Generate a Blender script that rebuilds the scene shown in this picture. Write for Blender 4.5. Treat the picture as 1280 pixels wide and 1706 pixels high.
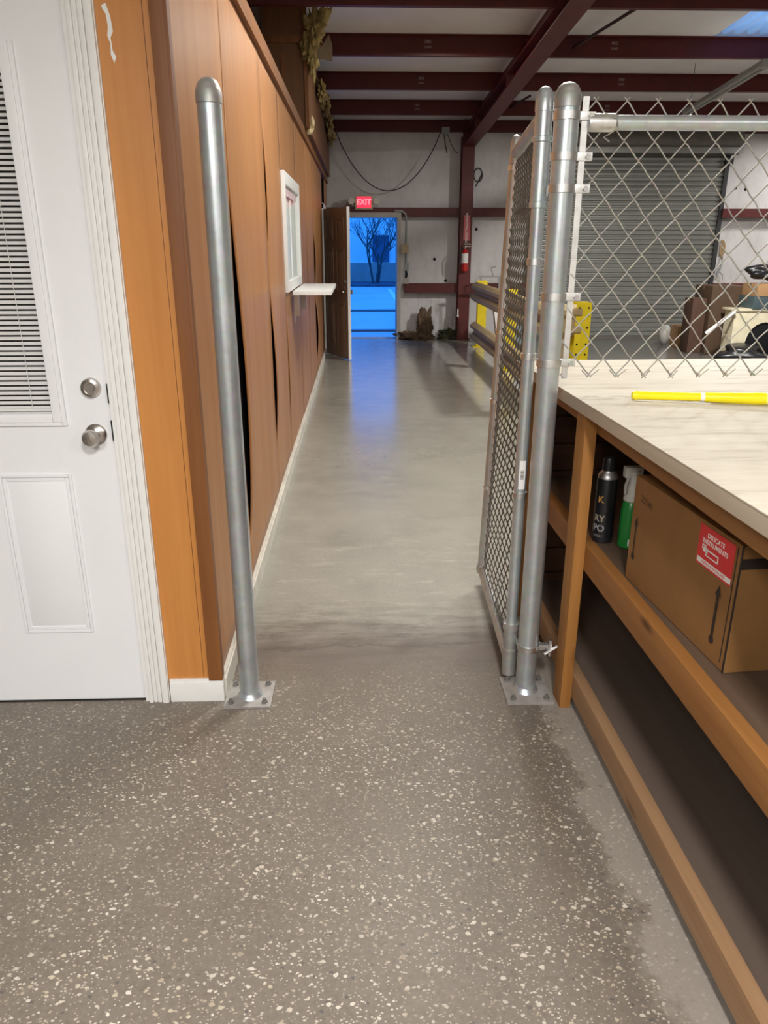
import bpy, bmesh, math, random
from mathutils import Vector, Matrix, Euler
random.seed(7)
PI = math.pi
for o in list(bpy.data.objects): bpy.data.objects.remove(o)
S = bpy.context.scene
C = S.collection

# ---------------------------------------------------------------- camera
cam = bpy.data.cameras.new('camera'); co = bpy.data.objects.new('camera', cam); C.objects.link(co)
co.location = (0, 0, 1.55)
co.rotation_euler = (math.radians(90-19.596), 0, math.radians(-1.856))
cam.sensor_fit = 'VERTICAL'; cam.sensor_height = 36; cam.lens = 1250/1706*36
cam.clip_start = .02; cam.clip_end = 300
S.camera = co
# ---------------------------------------------------------------- world, lights, exposure
W = bpy.data.worlds.new('world'); S.world = W; W.use_nodes = True
wn = W.node_tree; bg = wn.nodes['Background']
wtc = wn.nodes.new('ShaderNodeTexCoord'); wsx = wn.nodes.new('ShaderNodeSeparateXYZ'); wr = wn.nodes.new('ShaderNodeValToRGB')
wn.links.new(wtc.outputs['Generated'], wsx.inputs[0]); wn.links.new(wsx.outputs['Z'], wr.inputs[0])
wr.color_ramp.elements[0].color = (.02, .27, 1, 1); wr.color_ramp.elements[1].color = (.03, .22, .95, 1)
wn.links.new(wr.outputs[0], bg.inputs[0]); bg.inputs[1].default_value = 2.1
S.view_settings.view_transform = 'Standard'; S.view_settings.look = 'None'
S.view_settings.gamma = 1; S.view_settings.exposure = 0.5; S.view_settings.use_curve_mapping = False

def area(name, loc, size, power, col=(1, 1, 1), rot=(0, 0, 0)):
    l = bpy.data.lights.new(name, 'AREA'); l.shape = 'RECTANGLE'; l.size, l.size_y = size
    l.energy = power; l.color = col
    o = bpy.data.objects.new(name, l); C.objects.link(o); o.location = loc; o.rotation_euler = rot
    return o
area('near_ceiling_light', (.25, -.35, 2.68), (.25, .5), 72, (1, .965, .93))
area('room_fill_light', (-.9, -1.5, 2.68), (.7, .7), 84, (1, .98, .97))  # unseen fill added behind the camera to brighten door and foreground
area('right_ceiling_light', (2.6, -1.2, 2.68), (.6, 1.2), 45, (1, .96, .91))
area('warehouse_lamp', (4.35, 8.6, 3.3), (.3, .3), 215, (1, .97, .93))
area('corridor_fill_far', (.9, 8.4, 3.45), (.4, .4), 16, (1, .96, .88))  # unseen fill added to reach the corridor side of the guardrail
area('far_wall_fill', (7.6, 12.0, 3.2), (.5, .5), 48, (1, .97, .94))  # unseen fill, placed to brighten the wall right of the shutter
area('corridor_fill', (.9, 4.3, 3.5), (.8, .8), 85, (1, .97, .91))  # unseen fill added to lift the corridor floor and guardrail

# ---------------------------------------------------------------- materials
MC = {}
def new_mat(name):
    m = bpy.data.materials.new(name); m.use_nodes = True; MC[name] = m
    return m, m.node_tree, m.node_tree.nodes['Principled BSDF']
def N(nt, t, **k):
    n = nt.nodes.new(t)
    for a, b in k.items():
        if a.startswith('i_'):
            n.inputs[a[2:].replace('_', ' ')].default_value = b
        else: setattr(n, a, b)
    return n
def coords(nt, scale=(1, 1, 1)):
    tc = N(nt, 'ShaderNodeTexCoord'); mp = N(nt, 'ShaderNodeMapping'); mp.inputs['Scale'].default_value = scale
    nt.links.new(tc.outputs['Object'], mp.inputs[0]); return mp.outputs[0]
def ramp(nt, src, stops):
    r = N(nt, 'ShaderNodeValToRGB'); e = r.color_ramp.elements
    while len(e) < len(stops): e.new(.5)
    for x, (p, c) in zip(e, stops):
        x.position = p; x.color = (*c, 1) if len(c) == 3 else c
    nt.links.new(src, r.inputs[0]); return r.outputs[0]
def mixc(nt, fac, a, b, mode='MIX'):
    m = N(nt, 'ShaderNodeMix', data_type='RGBA', blend_type=mode)
    for s, v in ((m.inputs[0], fac), (m.inputs[6], a), (m.inputs[7], b)):
        if hasattr(v, 'is_linked'): nt.links.new(v, s)
        else: s.default_value = v if not isinstance(v, tuple) else (*v[:3], 1)
    return m.outputs[2]
def math_(nt, op, a, b=None, clamp=False):
    m = N(nt, 'ShaderNodeMath', operation=op, use_clamp=clamp)
    for s, v in ((m.inputs[0], a), (m.inputs[1], b)):
        if v is None: continue
        if hasattr(v, 'is_linked'): nt.links.new(v, s)
        else: s.default_value = v
    return m.outputs[0]
def bump(nt, b, h, strength=.2, dist=.01):
    bn = N(nt, 'ShaderNodeBump'); bn.inputs['Strength'].default_value = strength; bn.inputs['Distance'].default_value = dist
    nt.links.new(h, bn.inputs['Height']); nt.links.new(bn.outputs[0], b.inputs['Normal'])
def noise(nt, v, scale, detail=4, rough=.5):
    n = N(nt, 'ShaderNodeTexNoise'); n.inputs['Scale'].default_value = scale; n.inputs['Detail'].default_value = detail
    n.inputs['Roughness'].default_value = rough; nt.links.new(v, n.inputs['Vector']); return n.outputs['Fac']
def plain(name, col, rough=.5, metal=0, var=.08, scale=12, bmp=0, stretch=(1, 1, 1)):
    if name in MC: return MC[name]
    m, nt, b = new_mat(name)
    n = noise(nt, coords(nt, stretch), scale)
    lo = tuple(c*(1-var) for c in col); hi = tuple(min(1, c*(1+var)) for c in col)
    nt.links.new(ramp(nt, n, [(.3, lo), (.7, hi)]), b.inputs['Base Color'])
    b.inputs['Roughness'].default_value = rough; b.inputs['Metallic'].default_value = metal
    if bmp: bump(nt, b, n, bmp)
    return m
def wood(name, c1, c2, axis='Z', rough=.5, fine=40, knots=True, spec=.4):
    m, nt, b = new_mat(name)
    sc = {'Z': (1, 1, .045), 'Y': (1, .045, 1), 'X': (.045, 1, 1)}[axis]
    v = coords(nt, sc)
    n1 = noise(nt, v, fine, 6, .65); n2 = noise(nt, v, fine*.22, 3, .5); n3 = noise(nt, coords(nt), 2.2, 3)
    a = math_(nt, 'ADD', math_(nt, 'MULTIPLY', n1, .5), math_(nt, 'MULTIPLY', n2, .5))
    col = ramp(nt, a, [(.34, c1), (.66, c2)])
    col = mixc(nt, ramp(nt, n3, [(.35, (0, 0, 0)), (.7, (.3, .3, .3))]), col, c1)
    if knots:
        k = {'Z': (3, 3, .9), 'Y': (3, .9, 3), 'X': (.9, 3, 3)}[axis]
        vo = N(nt, 'ShaderNodeTexVoronoi'); vo.inputs['Scale'].default_value = 2.1; nt.links.new(coords(nt, k), vo.inputs['Vector'])
        kf = ramp(nt, vo.outputs['Distance'], [(.03, (.9, .9, .9)), (.11, (0, 0, 0))])
        col = mixc(nt, kf, col, tuple(c*.3 for c in c1))
    nt.links.new(col, b.inputs['Base Color'])
    b.inputs['Roughness'].default_value = rough; b.inputs['Specular IOR Level'].default_value = spec
    bump(nt, b, n1, .12, .003)
    return m
M = {}
M['door'] = plain('white door paint', (.80, .81, .82), .38, var=.02, scale=3)
M['trim'] = plain('white trim paint', (.79, .79, .77), .45, var=.03)
M['baseboard'] = plain('off white baseboard paint', (.62, .59, .52), .5, var=.15, scale=6)
M['endwood'] = wood('orange plywood', (.47, .185, .040), (.60, .265, .072), 'Z', .42, 30, False)
M['cornerwood'] = wood('brown corner moulding', (.16, .055, .014), (.27, .105, .028), 'Z', .5, 30, False)
M['stud'] = wood('orange stud lumber', (.25, .10, .020), (.42, .19, .048), 'Z', .6, 34)
M['lumber'] = wood('stained lumber', (.22, .088, .020), (.36, .165, .048), 'Y', .6, 34)
M['palelumber'] = wood('pale worn lumber', (.24, .13, .062), (.38, .235, .125), 'Y', .65, 34)
M['greyshelf'] = wood('greyish shelf board', (.07, .048, .036), (.145, .11, .088), 'Y', .7, 9, False)  # bottom shelf board, one even greyer tone
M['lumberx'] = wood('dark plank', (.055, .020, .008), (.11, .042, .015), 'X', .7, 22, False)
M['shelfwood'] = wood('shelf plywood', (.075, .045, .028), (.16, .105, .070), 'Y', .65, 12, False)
M['capwood'] = wood('cap board wood', (.17, .065, .017), (.26, .11, .032), 'Y', .6, 20, False)
M['darkpanel'] = wood('dark upper panelling', (.15, .065, .028), (.24, .11, .045), 'Z', .6, 25, False)
M['dooroak'] = wood('brown door skin', (.22, .15, .11), (.29, .21, .16), 'Z', .5, 40, False)
M['black'] = plain('black gap shade', (.006, .006, .006), .9)  # near-black colour standing in for shade inside gaps and holes
M['rubber'] = plain('black plastic', (.012, .012, .014), .35)
M['red'] = plain('oxide red steel', (.085, .007, .006), .5, var=.2, scale=5)
M['redlit'] = plain('oxide red steel lit tone', (.105, .013, .011), .5, var=.2, scale=5)  # same oxide red with a lit look put into the colour
M['chrome'] = plain('satin nickel', (.55, .52, .49), .25, 1, .1)
M['alum'] = plain('cast aluminium', (.66, .66, .65), .42, 1, .1, 40)
M['khaki'] = plain('weathered galvanised beam', (.44, .33, .17), .55, 0, .2, 7, stretch=(1, .2, 1))
M['yellow'] = plain('safety yellow paint', (.80, .62, .015), .4, var=.06)
M['card'] = plain('kraft cardboard', (.24, .115, .033), .75, var=.07, scale=9)
M['card2'] = plain('pale cardboard', (.38, .22, .10), .75, var=.07, scale=9)
M['cream'] = plain('cream plastic', (.72, .66, .47), .4)
M['ink'] = plain('brown black ink', (.022, .014, .01), .7)
M['redlabel'] = plain('red label paper', (.62, .018, .025), .45)
M['white'] = plain('white print', (.82, .80, .78), .5, var=.02)
M['green'] = plain('green label', (.012, .21, .035), .3)
M['toolyellow'] = plain('bright yellow plastic', (.92, .78, .01), .3, var=.02)
M['toolpale'] = plain('pale yellow plastic', (.92, .88, .22), .3, var=.02)
M['insul'] = plain('yellow fibreglass insulation', (.42, .31, .12), .95, var=.4, scale=14, bmp=.5)
M['insulpale'] = plain('cream foam', (.62, .50, .28), .9, var=.2)
M['greysteel'] = plain('grey painted steel', (.30, .31, .30), .5)
M['frame'] = plain('beige grey door frame paint', (.40, .37, .33), .5)
M['extred'] = plain('extinguisher red', (.50, .02, .02), .3)
M['pink'] = plain('faded red sign', (.60, .13, .14), .5)
M['sacking'] = plain('brown torn insulation', (.13, .085, .05), .95, var=.4, scale=30, bmp=.6)
M['moss'] = plain('dark debris', (.045, .05, .025), .95, var=.5, scale=30, bmp=.6)
M['teal'] = plain('grey teal plastic', (.06, .09, .10), .5)
M['darkrod'] = plain('dark red rod', (.035, .006, .006), .5)
M['cable'] = plain('dark cable', (.03, .03, .03), .6)

def galv(name, base=(.53, .57, .585), rough=.33):
    m, nt, b = new_mat(name)
    v = coords(nt)
    n = noise(nt, v, 9, 5, .6); n2 = noise(nt, coords(nt, (1, 1, .15)), 60, 3)
    vo = N(nt, 'ShaderNodeTexVoronoi'); vo.inputs['Scale'].default_value = 55; nt.links.new(v, vo.inputs['Vector'])
    c = ramp(nt, n, [(.25, tuple(x*.82 for x in base)), (.7, tuple(x*1.12 for x in base))])
    c = mixc(nt, .12, c, vo.outputs['Color'], 'SOFT_LIGHT')
    nt.links.new(c, b.inputs['Base Color'])
    r = N(nt, 'ShaderNodeMapRange'); r.inputs[3].default_value = rough-.06; r.inputs[4].default_value = rough+.12
    nt.links.new(n2, r.inputs[0]); nt.links.new(r.outputs[0], b.inputs['Roughness'])
    b.inputs['Metallic'].default_value = .72
    return m
M['galv'] = galv('galvanised steel')
M['galvdark'] = galv('dull galvanised steel', (.46, .46, .44), .44)
M['plate'] = plain('dull zinc base plate', (.36, .34, .32), .65, .3, .15, 25)
M['bolt'] = plain('dull bolt', (.24, .23, .22), .5, .6)
M['wire'] = galv('chain link wire', (.42, .41, .37), .5)
M['oldwire'] = galv('old gate wire', (.17, .16, .14), .5)

# floor: speckled aggregate near, plain concrete beyond
def floor_mat():
    m, nt, b = new_mat('concrete and aggregate floor')
    tc = N(nt, 'ShaderNodeTexCoord'); V = tc.outputs['Object']
    sx = N(nt, 'ShaderNodeSeparateXYZ'); nt.links.new(V, sx.inputs[0])
    big = noise(nt, V, 1.1, 5, .6); mid = noise(nt, V, 5, 6, .65); fin = noise(nt, V, 70, 4, .7)
    # concrete
    conc = ramp(nt, big, [(.3, (.225, .218, .185)), (.7, (.345, .338, .290))])
    conc = mixc(nt, ramp(nt, mid, [(.38, (0, 0, 0)), (.62, (.55, .55, .55))]), conc, (.37, .35, .30))
    streak = noise(nt, coords(nt, (1, 2.6, 1)), 3.4, 8, .72)
    conc = mixc(nt, ramp(nt, streak, [(.56, (0, 0, 0)), (.70, (.8, .8, .8))]), conc, (.43, .41, .36))
    conc = mixc(nt, ramp(nt, streak, [(.27, (.5, .5, .5)), (.40, (0, 0, 0))]), conc, (.20, .185, .16))
    conc = mixc(nt, .35, conc, ramp(nt, fin, [(.3, (.2, .19, .16)), (.7, (.36, .34, .30))]))
    # aggregate
    agg = ramp(nt, big, [(.3, (.115, .090, .066)), (.7, (.215, .185, .150))])
    agg = mixc(nt, ramp(nt, mid, [(.35, (.6, .6, .6)), (.6, (0, 0, 0))]), agg, (.125, .098, .074))
    agg = mixc(nt, .4, agg, ramp(nt, fin, [(.3, (.10, .08, .062)), (.7, (.24, .21, .172))]))
    dist = N(nt, 'ShaderNodeTexNoise'); dist.inputs['Scale'].default_value = 60; nt.links.new(V, dist.inputs['Vector'])
    vm = N(nt, 'ShaderNodeVectorMath', operation='MULTIPLY_ADD'); nt.links.new(dist.outputs['Color'], vm.inputs[0])
    vm.inputs[1].default_value = (.012, .012, 0); nt.links.new(V, vm.inputs[2])
    def chips(scale, r0, r1, prob, rot):
        mp = N(nt, 'ShaderNodeMapping'); nt.links.new(vm.outputs[0], mp.inputs[0])
        mp.inputs['Rotation'].default_value = (0, 0, rot); mp.inputs['Scale'].default_value = (1, 1.35, 0)
        vo = N(nt, 'ShaderNodeTexVoronoi', voronoi_dimensions='2D'); vo.inputs['Scale'].default_value = scale
        nt.links.new(mp.outputs[0], vo.inputs['Vector'])
        sc = N(nt, 'ShaderNodeSeparateColor'); nt.links.new(vo.outputs['Color'], sc.inputs[0])
        rad = N(nt, 'ShaderNodeMapRange'); nt.links.new(sc.outputs[0], rad.inputs[0])
        rad.inputs[1].default_value = prob; rad.inputs[2].default_value = 1; rad.inputs[3].default_value = r0; rad.inputs[4].default_value = r1
        d = math_(nt, 'SUBTRACT', rad.outputs[0], vo.outputs['Distance'])
        f = math_(nt, 'MULTIPLY', d, 14, True)
        g = math_(nt, 'GREATER_THAN', sc.outputs[0], prob)
        return math_(nt, 'MULTIPLY', f, g), sc
    f1, s1 = chips(42, .05, .33, .66, .4)
    f2, s2 = chips(100, .12, .36, .62, 1.1)
    f4, s4 = chips(66, .06, .34, .74, 2.7)
    f3, s3 = chips(33, .06, .24, .80, 2.0)
    ccol = ramp(nt, s1.outputs[1], [(.0, (.50, .45, .36)), (.45, (.60, .55, .47)), (.8, (.42, .36, .26)), (1, (.33, .27, .21))])
    # chips thin out beside the counter and towards the joint
    wob = math_(nt, 'MULTIPLY', math_(nt, 'SUBTRACT', noise(nt, V, 6, 5, .7), .5), .28)
    xx = math_(nt, 'ADD', sx.outputs[0], wob)
    strip = N(nt, 'ShaderNodeMapRange', interpolation_type='SMOOTHSTEP'); nt.links.new(xx, strip.inputs[0]); strip.inputs[1].default_value = .62; strip.inputs[2].default_value = .68
    yy = math_(nt, 'ADD', sx.outputs[1], wob)
    fade = N(nt, 'ShaderNodeMapRange'); nt.links.new(yy, fade.inputs[0]); fade.inputs[1].default_value = 2.05; fade.inputs[2].default_value = 2.6
    keep = math_(nt, 'SUBTRACT', 1, math_(nt, 'MAXIMUM', math_(nt, 'MULTIPLY', strip.outputs[0], .55), math_(nt, 'MULTIPLY', fade.outputs[0], .85)))
    cl_ = ramp(nt, noise(nt, V, 3.2, 3, .6), [(.38, (.45, .45, .45)), (.55, (1, 1, 1))])
    keep = math_(nt, 'MULTIPLY', keep, cl_)
    agg = mixc(nt, math_(nt, 'MULTIPLY', strip.outputs[0], .6), agg, (.33, .30, .265))
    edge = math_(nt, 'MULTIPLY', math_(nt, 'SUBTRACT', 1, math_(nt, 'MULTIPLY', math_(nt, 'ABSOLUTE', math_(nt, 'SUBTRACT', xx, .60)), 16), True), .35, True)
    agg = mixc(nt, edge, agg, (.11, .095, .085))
    agg = mixc(nt, math_(nt, 'MULTIPLY', f2, math_(nt, 'MULTIPLY', keep, .75)), agg, ccol)
    agg = mixc(nt, math_(nt, 'MULTIPLY', f3, math_(nt, 'MULTIPLY', keep, .85)), agg, (.075, .07, .065))
    agg = mixc(nt, math_(nt, 'MULTIPLY', f4, keep), agg, ccol)
    agg = mixc(nt, math_(nt, 'MULTIPLY', f1, keep), agg, ccol)
    sm = N(nt, 'ShaderNodeMapRange'); nt.links.new(math_(nt, 'ADD', sx.outputs[1], math_(nt, 'MULTIPLY', wob, 1.0)), sm.inputs[0]); sm.inputs[1].default_value = 2.68; sm.inputs[2].default_value = 2.78
    col = mixc(nt, sm.outputs[0], agg, conc)
    right_dark = N(nt, 'ShaderNodeMapRange'); nt.links.new(math_(nt, 'ADD', sx.outputs[0], wob), right_dark.inputs[0]); right_dark.inputs[1].default_value = 2.2; right_dark.inputs[2].default_value = 2.5
    col = mixc(nt, math_(nt, 'MULTIPLY', right_dark.outputs[0], math_(nt, 'MULTIPLY', sm.outputs[0], .8)), col, (.085, .082, .078))  # concrete gets darker to the right, past the guardrail
    # dirty joint between the two slabs
    jo = math_(nt, 'ADD', sx.outputs[1], math_(nt, 'MULTIPLY', math_(nt, 'SUBTRACT', noise(nt, coords(nt, (.6, 1, 1)), 5, 6, .7), .5), .22))
    jd = math_(nt, 'ABSOLUTE', math_(nt, 'SUBTRACT', jo, 2.72))
    j1 = math_(nt, 'SUBTRACT', 1, math_(nt, 'MULTIPLY', jd, 4.2), True)
    j2 = math_(nt, 'SUBTRACT', 1, math_(nt, 'MULTIPLY', jd, 90), True)
    col = mixc(nt, math_(nt, 'MULTIPLY', j1, .9), col, (.155, .128, .108))
    col = mixc(nt, math_(nt, 'MULTIPLY', j2, .55), col, (.06, .05, .045))
    sk_ = noise(nt, coords(nt, (.22, 1, 1)), 16, 8, .75)
    jb = math_(nt, 'SUBTRACT', 1, math_(nt, 'MULTIPLY', math_(nt, 'ABSOLUTE', math_(nt, 'SUBTRACT', jo, 2.80)), 2.4), True)
    col = mixc(nt, math_(nt, 'MULTIPLY', jb, ramp(nt, sk_, [(.44, (0, 0, 0)), (.60, (.75, .75, .75))])), col, (.10, .082, .068))
    sc_ = noise(nt, coords(nt, (.5, 1.6, 1)), 7, 9, .8)
    cb = math_(nt, 'SUBTRACT', 1, math_(nt, 'MULTIPLY', math_(nt, 'ABSOLUTE', math_(nt, 'SUBTRACT', jo, 3.45)), 1.2), True)
    col = mixc(nt, math_(nt, 'MULTIPLY', cb, ramp(nt, sc_, [(.54, (0, 0, 0)), (.62, (.55, .55, .55))])), col, (.50, .48, .42))
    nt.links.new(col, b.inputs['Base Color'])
    rg = N(nt, 'ShaderNodeMapRange'); nt.links.new(mid, rg.inputs[0]); rg.inputs[3].default_value = .11; rg.inputs[4].default_value = .24
    nt.links.new(rg.outputs[0], b.inputs['Roughness'])
    b.inputs['Specular IOR Level'].default_value = .6
    ra_ = N(nt, 'ShaderNodeMapRange'); nt.links.new(sm.outputs[0], ra_.inputs[0]); ra_.inputs[3].default_value = .10; ra_.inputs[4].default_value = 0
    rf_ = N(nt, 'ShaderNodeMapRange'); nt.links.new(yy, rf_.inputs[0]); rf_.inputs[1].default_value = 3.5; rf_.inputs[2].default_value = 7.5; rf_.inputs[3].default_value = .22; rf_.inputs[4].default_value = 0
    nt.links.new(math_(nt, 'ADD', rg.outputs[0], math_(nt, 'ADD', ra_.outputs[0], rf_.outputs[0])), b.inputs['Roughness'])
    bump(nt, b, fin, .06, .002)
    return m
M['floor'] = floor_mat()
def sheet_mat():
    m, nt, b = new_mat('two tone luan panelling')
    v = coords(nt, (1, 1, .04)); n1 = noise(nt, v, 34, 6, .65); n2 = noise(nt, v, 7, 3)
    a = math_(nt, 'ADD', math_(nt, 'MULTIPLY', n1, .5), math_(nt, 'MULTIPLY', n2, .5))
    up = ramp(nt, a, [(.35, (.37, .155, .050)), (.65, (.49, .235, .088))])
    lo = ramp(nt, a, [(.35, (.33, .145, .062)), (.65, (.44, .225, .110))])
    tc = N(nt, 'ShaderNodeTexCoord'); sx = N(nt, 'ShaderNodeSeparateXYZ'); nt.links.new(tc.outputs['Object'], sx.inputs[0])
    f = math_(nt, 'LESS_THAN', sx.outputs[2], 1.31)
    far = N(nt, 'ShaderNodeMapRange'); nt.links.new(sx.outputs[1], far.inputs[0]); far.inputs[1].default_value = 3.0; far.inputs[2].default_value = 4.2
    col = mixc(nt, math_(nt, 'MULTIPLY', f, far.outputs[0]), up, lo)  # sheets turn slightly pinker below mid height, away from the near corner
    n3 = noise(nt, coords(nt), 1.6, 3); col = mixc(nt, ramp(nt, n3, [(.4, (0, 0, 0)), (.7, (.35, .35, .35))]), col, (.40, .18, .062))
    vo = N(nt, 'ShaderNodeTexVoronoi'); vo.inputs['Scale'].default_value = 1.4; nt.links.new(coords(nt, (1, 1, .5)), vo.inputs['Vector'])
    col = mixc(nt, ramp(nt, vo.outputs['Distance'], [(.015, (.8, .8, .8)), (.035, (0, 0, 0))]), col, (.12, .055, .03))
    nt.links.new(col, b.inputs['Base Color']); b.inputs['Roughness'].default_value = .42; b.inputs['Specular IOR Level'].default_value = .4
    return m
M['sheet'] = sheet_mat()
def wallwhite(name, c1, c2, dirt):
    m, nt, b = new_mat(name)
    n = noise(nt, coords(nt), 2.2, 6, .65); n2 = noise(nt, coords(nt, (1, 1, .35)), 4, 8, .7)
    col = ramp(nt, n, [(.3, c1), (.7, c2)])
    tc = N(nt, 'ShaderNodeTexCoord'); sx = N(nt, 'ShaderNodeSeparateXYZ'); nt.links.new(tc.outputs['Object'], sx.inputs[0])
    lowm = N(nt, 'ShaderNodeMapRange'); nt.links.new(sx.outputs[2], lowm.inputs[0]); lowm.inputs[1].default_value = 1.1; lowm.inputs[2].default_value = 0
    st = ramp(nt, n2, [(.5, (0, 0, 0)), (.66, (1, 1, 1))])
    k = math_(nt, 'MULTIPLY', st, math_(nt, 'ADD', .15, math_(nt, 'MULTIPLY', lowm.outputs[0], .75)))
    col = mixc(nt, k, col, dirt)
    nt.links.new(col, b.inputs['Base Color']); b.inputs['Roughness'].default_value = .45
    bump(nt, b, n, .25, .05)
    return m
M['liner'] = wallwhite('white vinyl insulation liner', (.58, .56, .55), (.70, .68, .67), (.17, .14, .11))
M['roofliner'] = plain('roof liner', (.74, .72, .71), .5, var=.06, scale=2)
M['gypsum'] = plain('painted room wall', (.62, .60, .56), .7, var=.03)
M['ceil'] = plain('room ceiling tile', (.75, .74, .72), .8, var=.03)
def laminate():
    m, nt, b = new_mat('streaked beige laminate')
    n = noise(nt, coords(nt, (.35, 2.2, 1)), 9, 8, .7); n2 = noise(nt, coords(nt), 2.5, 3)
    col = ramp(nt, n, [(.32, (.33, .29, .22)), (.47, (.52, .475, .39)), (.72, (.62, .58, .49))])
    col = mixc(nt, ramp(nt, n2, [(.3, (0, 0, 0)), (.7, (.35, .35, .35))]), col, (.56, .50, .40))
    nt.links.new(col, b.inputs['Base Color']); b.inputs['Roughness'].default_value = .62; b.inputs['Specular IOR Level'].default_value = .3
    return m
M['lam'] = laminate()
M['lamedge'] = plain('beige laminate edge', (.44, .37, .28), .5, var=.07, stretch=(1, .2, 1))
def shutter_mat():
    return plain('grey green shutter steel', (.27, .275, .25), .42, .35, .07, 3)
M['shutter'] = shutter_mat()
M['hood'] = plain('shutter hood steel', (.16, .15, .13), .45, .3, .1)
def glassmat(name, tint=(1, 1, 1), mixf=.08):
    m = bpy.data.materials.new(name); m.use_nodes = True; nt = m.node_tree; nt.nodes.clear()
    o = nt.nodes.new('ShaderNodeOutputMaterial'); t = nt.nodes.new('ShaderNodeBsdfTransparent'); g = nt.nodes.new('ShaderNodeBsdfGlossy')
    t.inputs[0].default_value = (*tint, 1); g.inputs['Roughness'].default_value = .03
    mx = nt.nodes.new('ShaderNodeMixShader'); mx.inputs[0].default_value = mixf
    nt.links.new(t.outputs[0], mx.inputs[1]); nt.links.new(g.outputs[0], mx.inputs[2]); nt.links.new(mx.outputs[0], o.inputs[0])
    return m
M['glass'] = glassmat('clear pane', (1, 1, 1), .05)
m_ = bpy.data.materials.new('milky roof panel'); m_.use_nodes = True; n_ = m_.node_tree; n_.nodes.clear()
o_ = n_.nodes.new('ShaderNodeOutputMaterial'); a_ = n_.nodes.new('ShaderNodeBsdfTransparent'); b_ = n_.nodes.new('ShaderNodeBsdfTranslucent'); c_ = n_.nodes.new('ShaderNodeBsdfDiffuse')
a_.inputs[0].default_value = (1, .95, .75, 1); b_.inputs[0].default_value = (.95, .95, .85, 1); c_.inputs[0].default_value = (.9, .9, .85, 1)
x_ = n_.nodes.new('ShaderNodeMixShader'); y_ = n_.nodes.new('ShaderNodeMixShader'); x_.inputs[0].default_value = .5; y_.inputs[0].default_value = .75
n_.links.new(b_.outputs[0], x_.inputs[1]); n_.links.new(c_.outputs[0], x_.inputs[2]); n_.links.new(a_.outputs[0], y_.inputs[1]); n_.links.new(x_.outputs[0], y_.inputs[2]); n_.links.new(y_.outputs[0], o_.inputs[0])
M['fibre'] = m_
def emit(name, col, s):
    m, nt, b = new_mat(name); b.inputs['Base Color'].default_value = (*col, 1)
    b.inputs['Emission Color'].default_value = (*col, 1); b.inputs['Emission Strength'].default_value = s; return m
M['exitred'] = emit('exit sign lit face', (1, .03, .07), 1.0)
M['exitletter'] = emit('exit sign lit letters', (1, .16, .2), 1.3)
M['asphalt'] = plain('parking lot asphalt', (.46, .48, .50), .6, var=.12, scale=.6)
M['curb'] = plain('dark curb', (.12, .13, .14), .8)
M['stucco'] = plain('stucco facade', (.70, .70, .70), .8, var=.05, scale=1)
M['wainscot'] = plain('facade base panels', (.33, .24, .22), .8, var=.15, scale=2)
M['darkglass'] = plain('dark facade window', (.05, .09, .16), .3)
M['bark'] = plain('bark', (.05, .05, .06), .9, var=.3)
M['mulch'] = plain('planting bed', (.06, .06, .09), .9, var=.4, scale=5)

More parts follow.
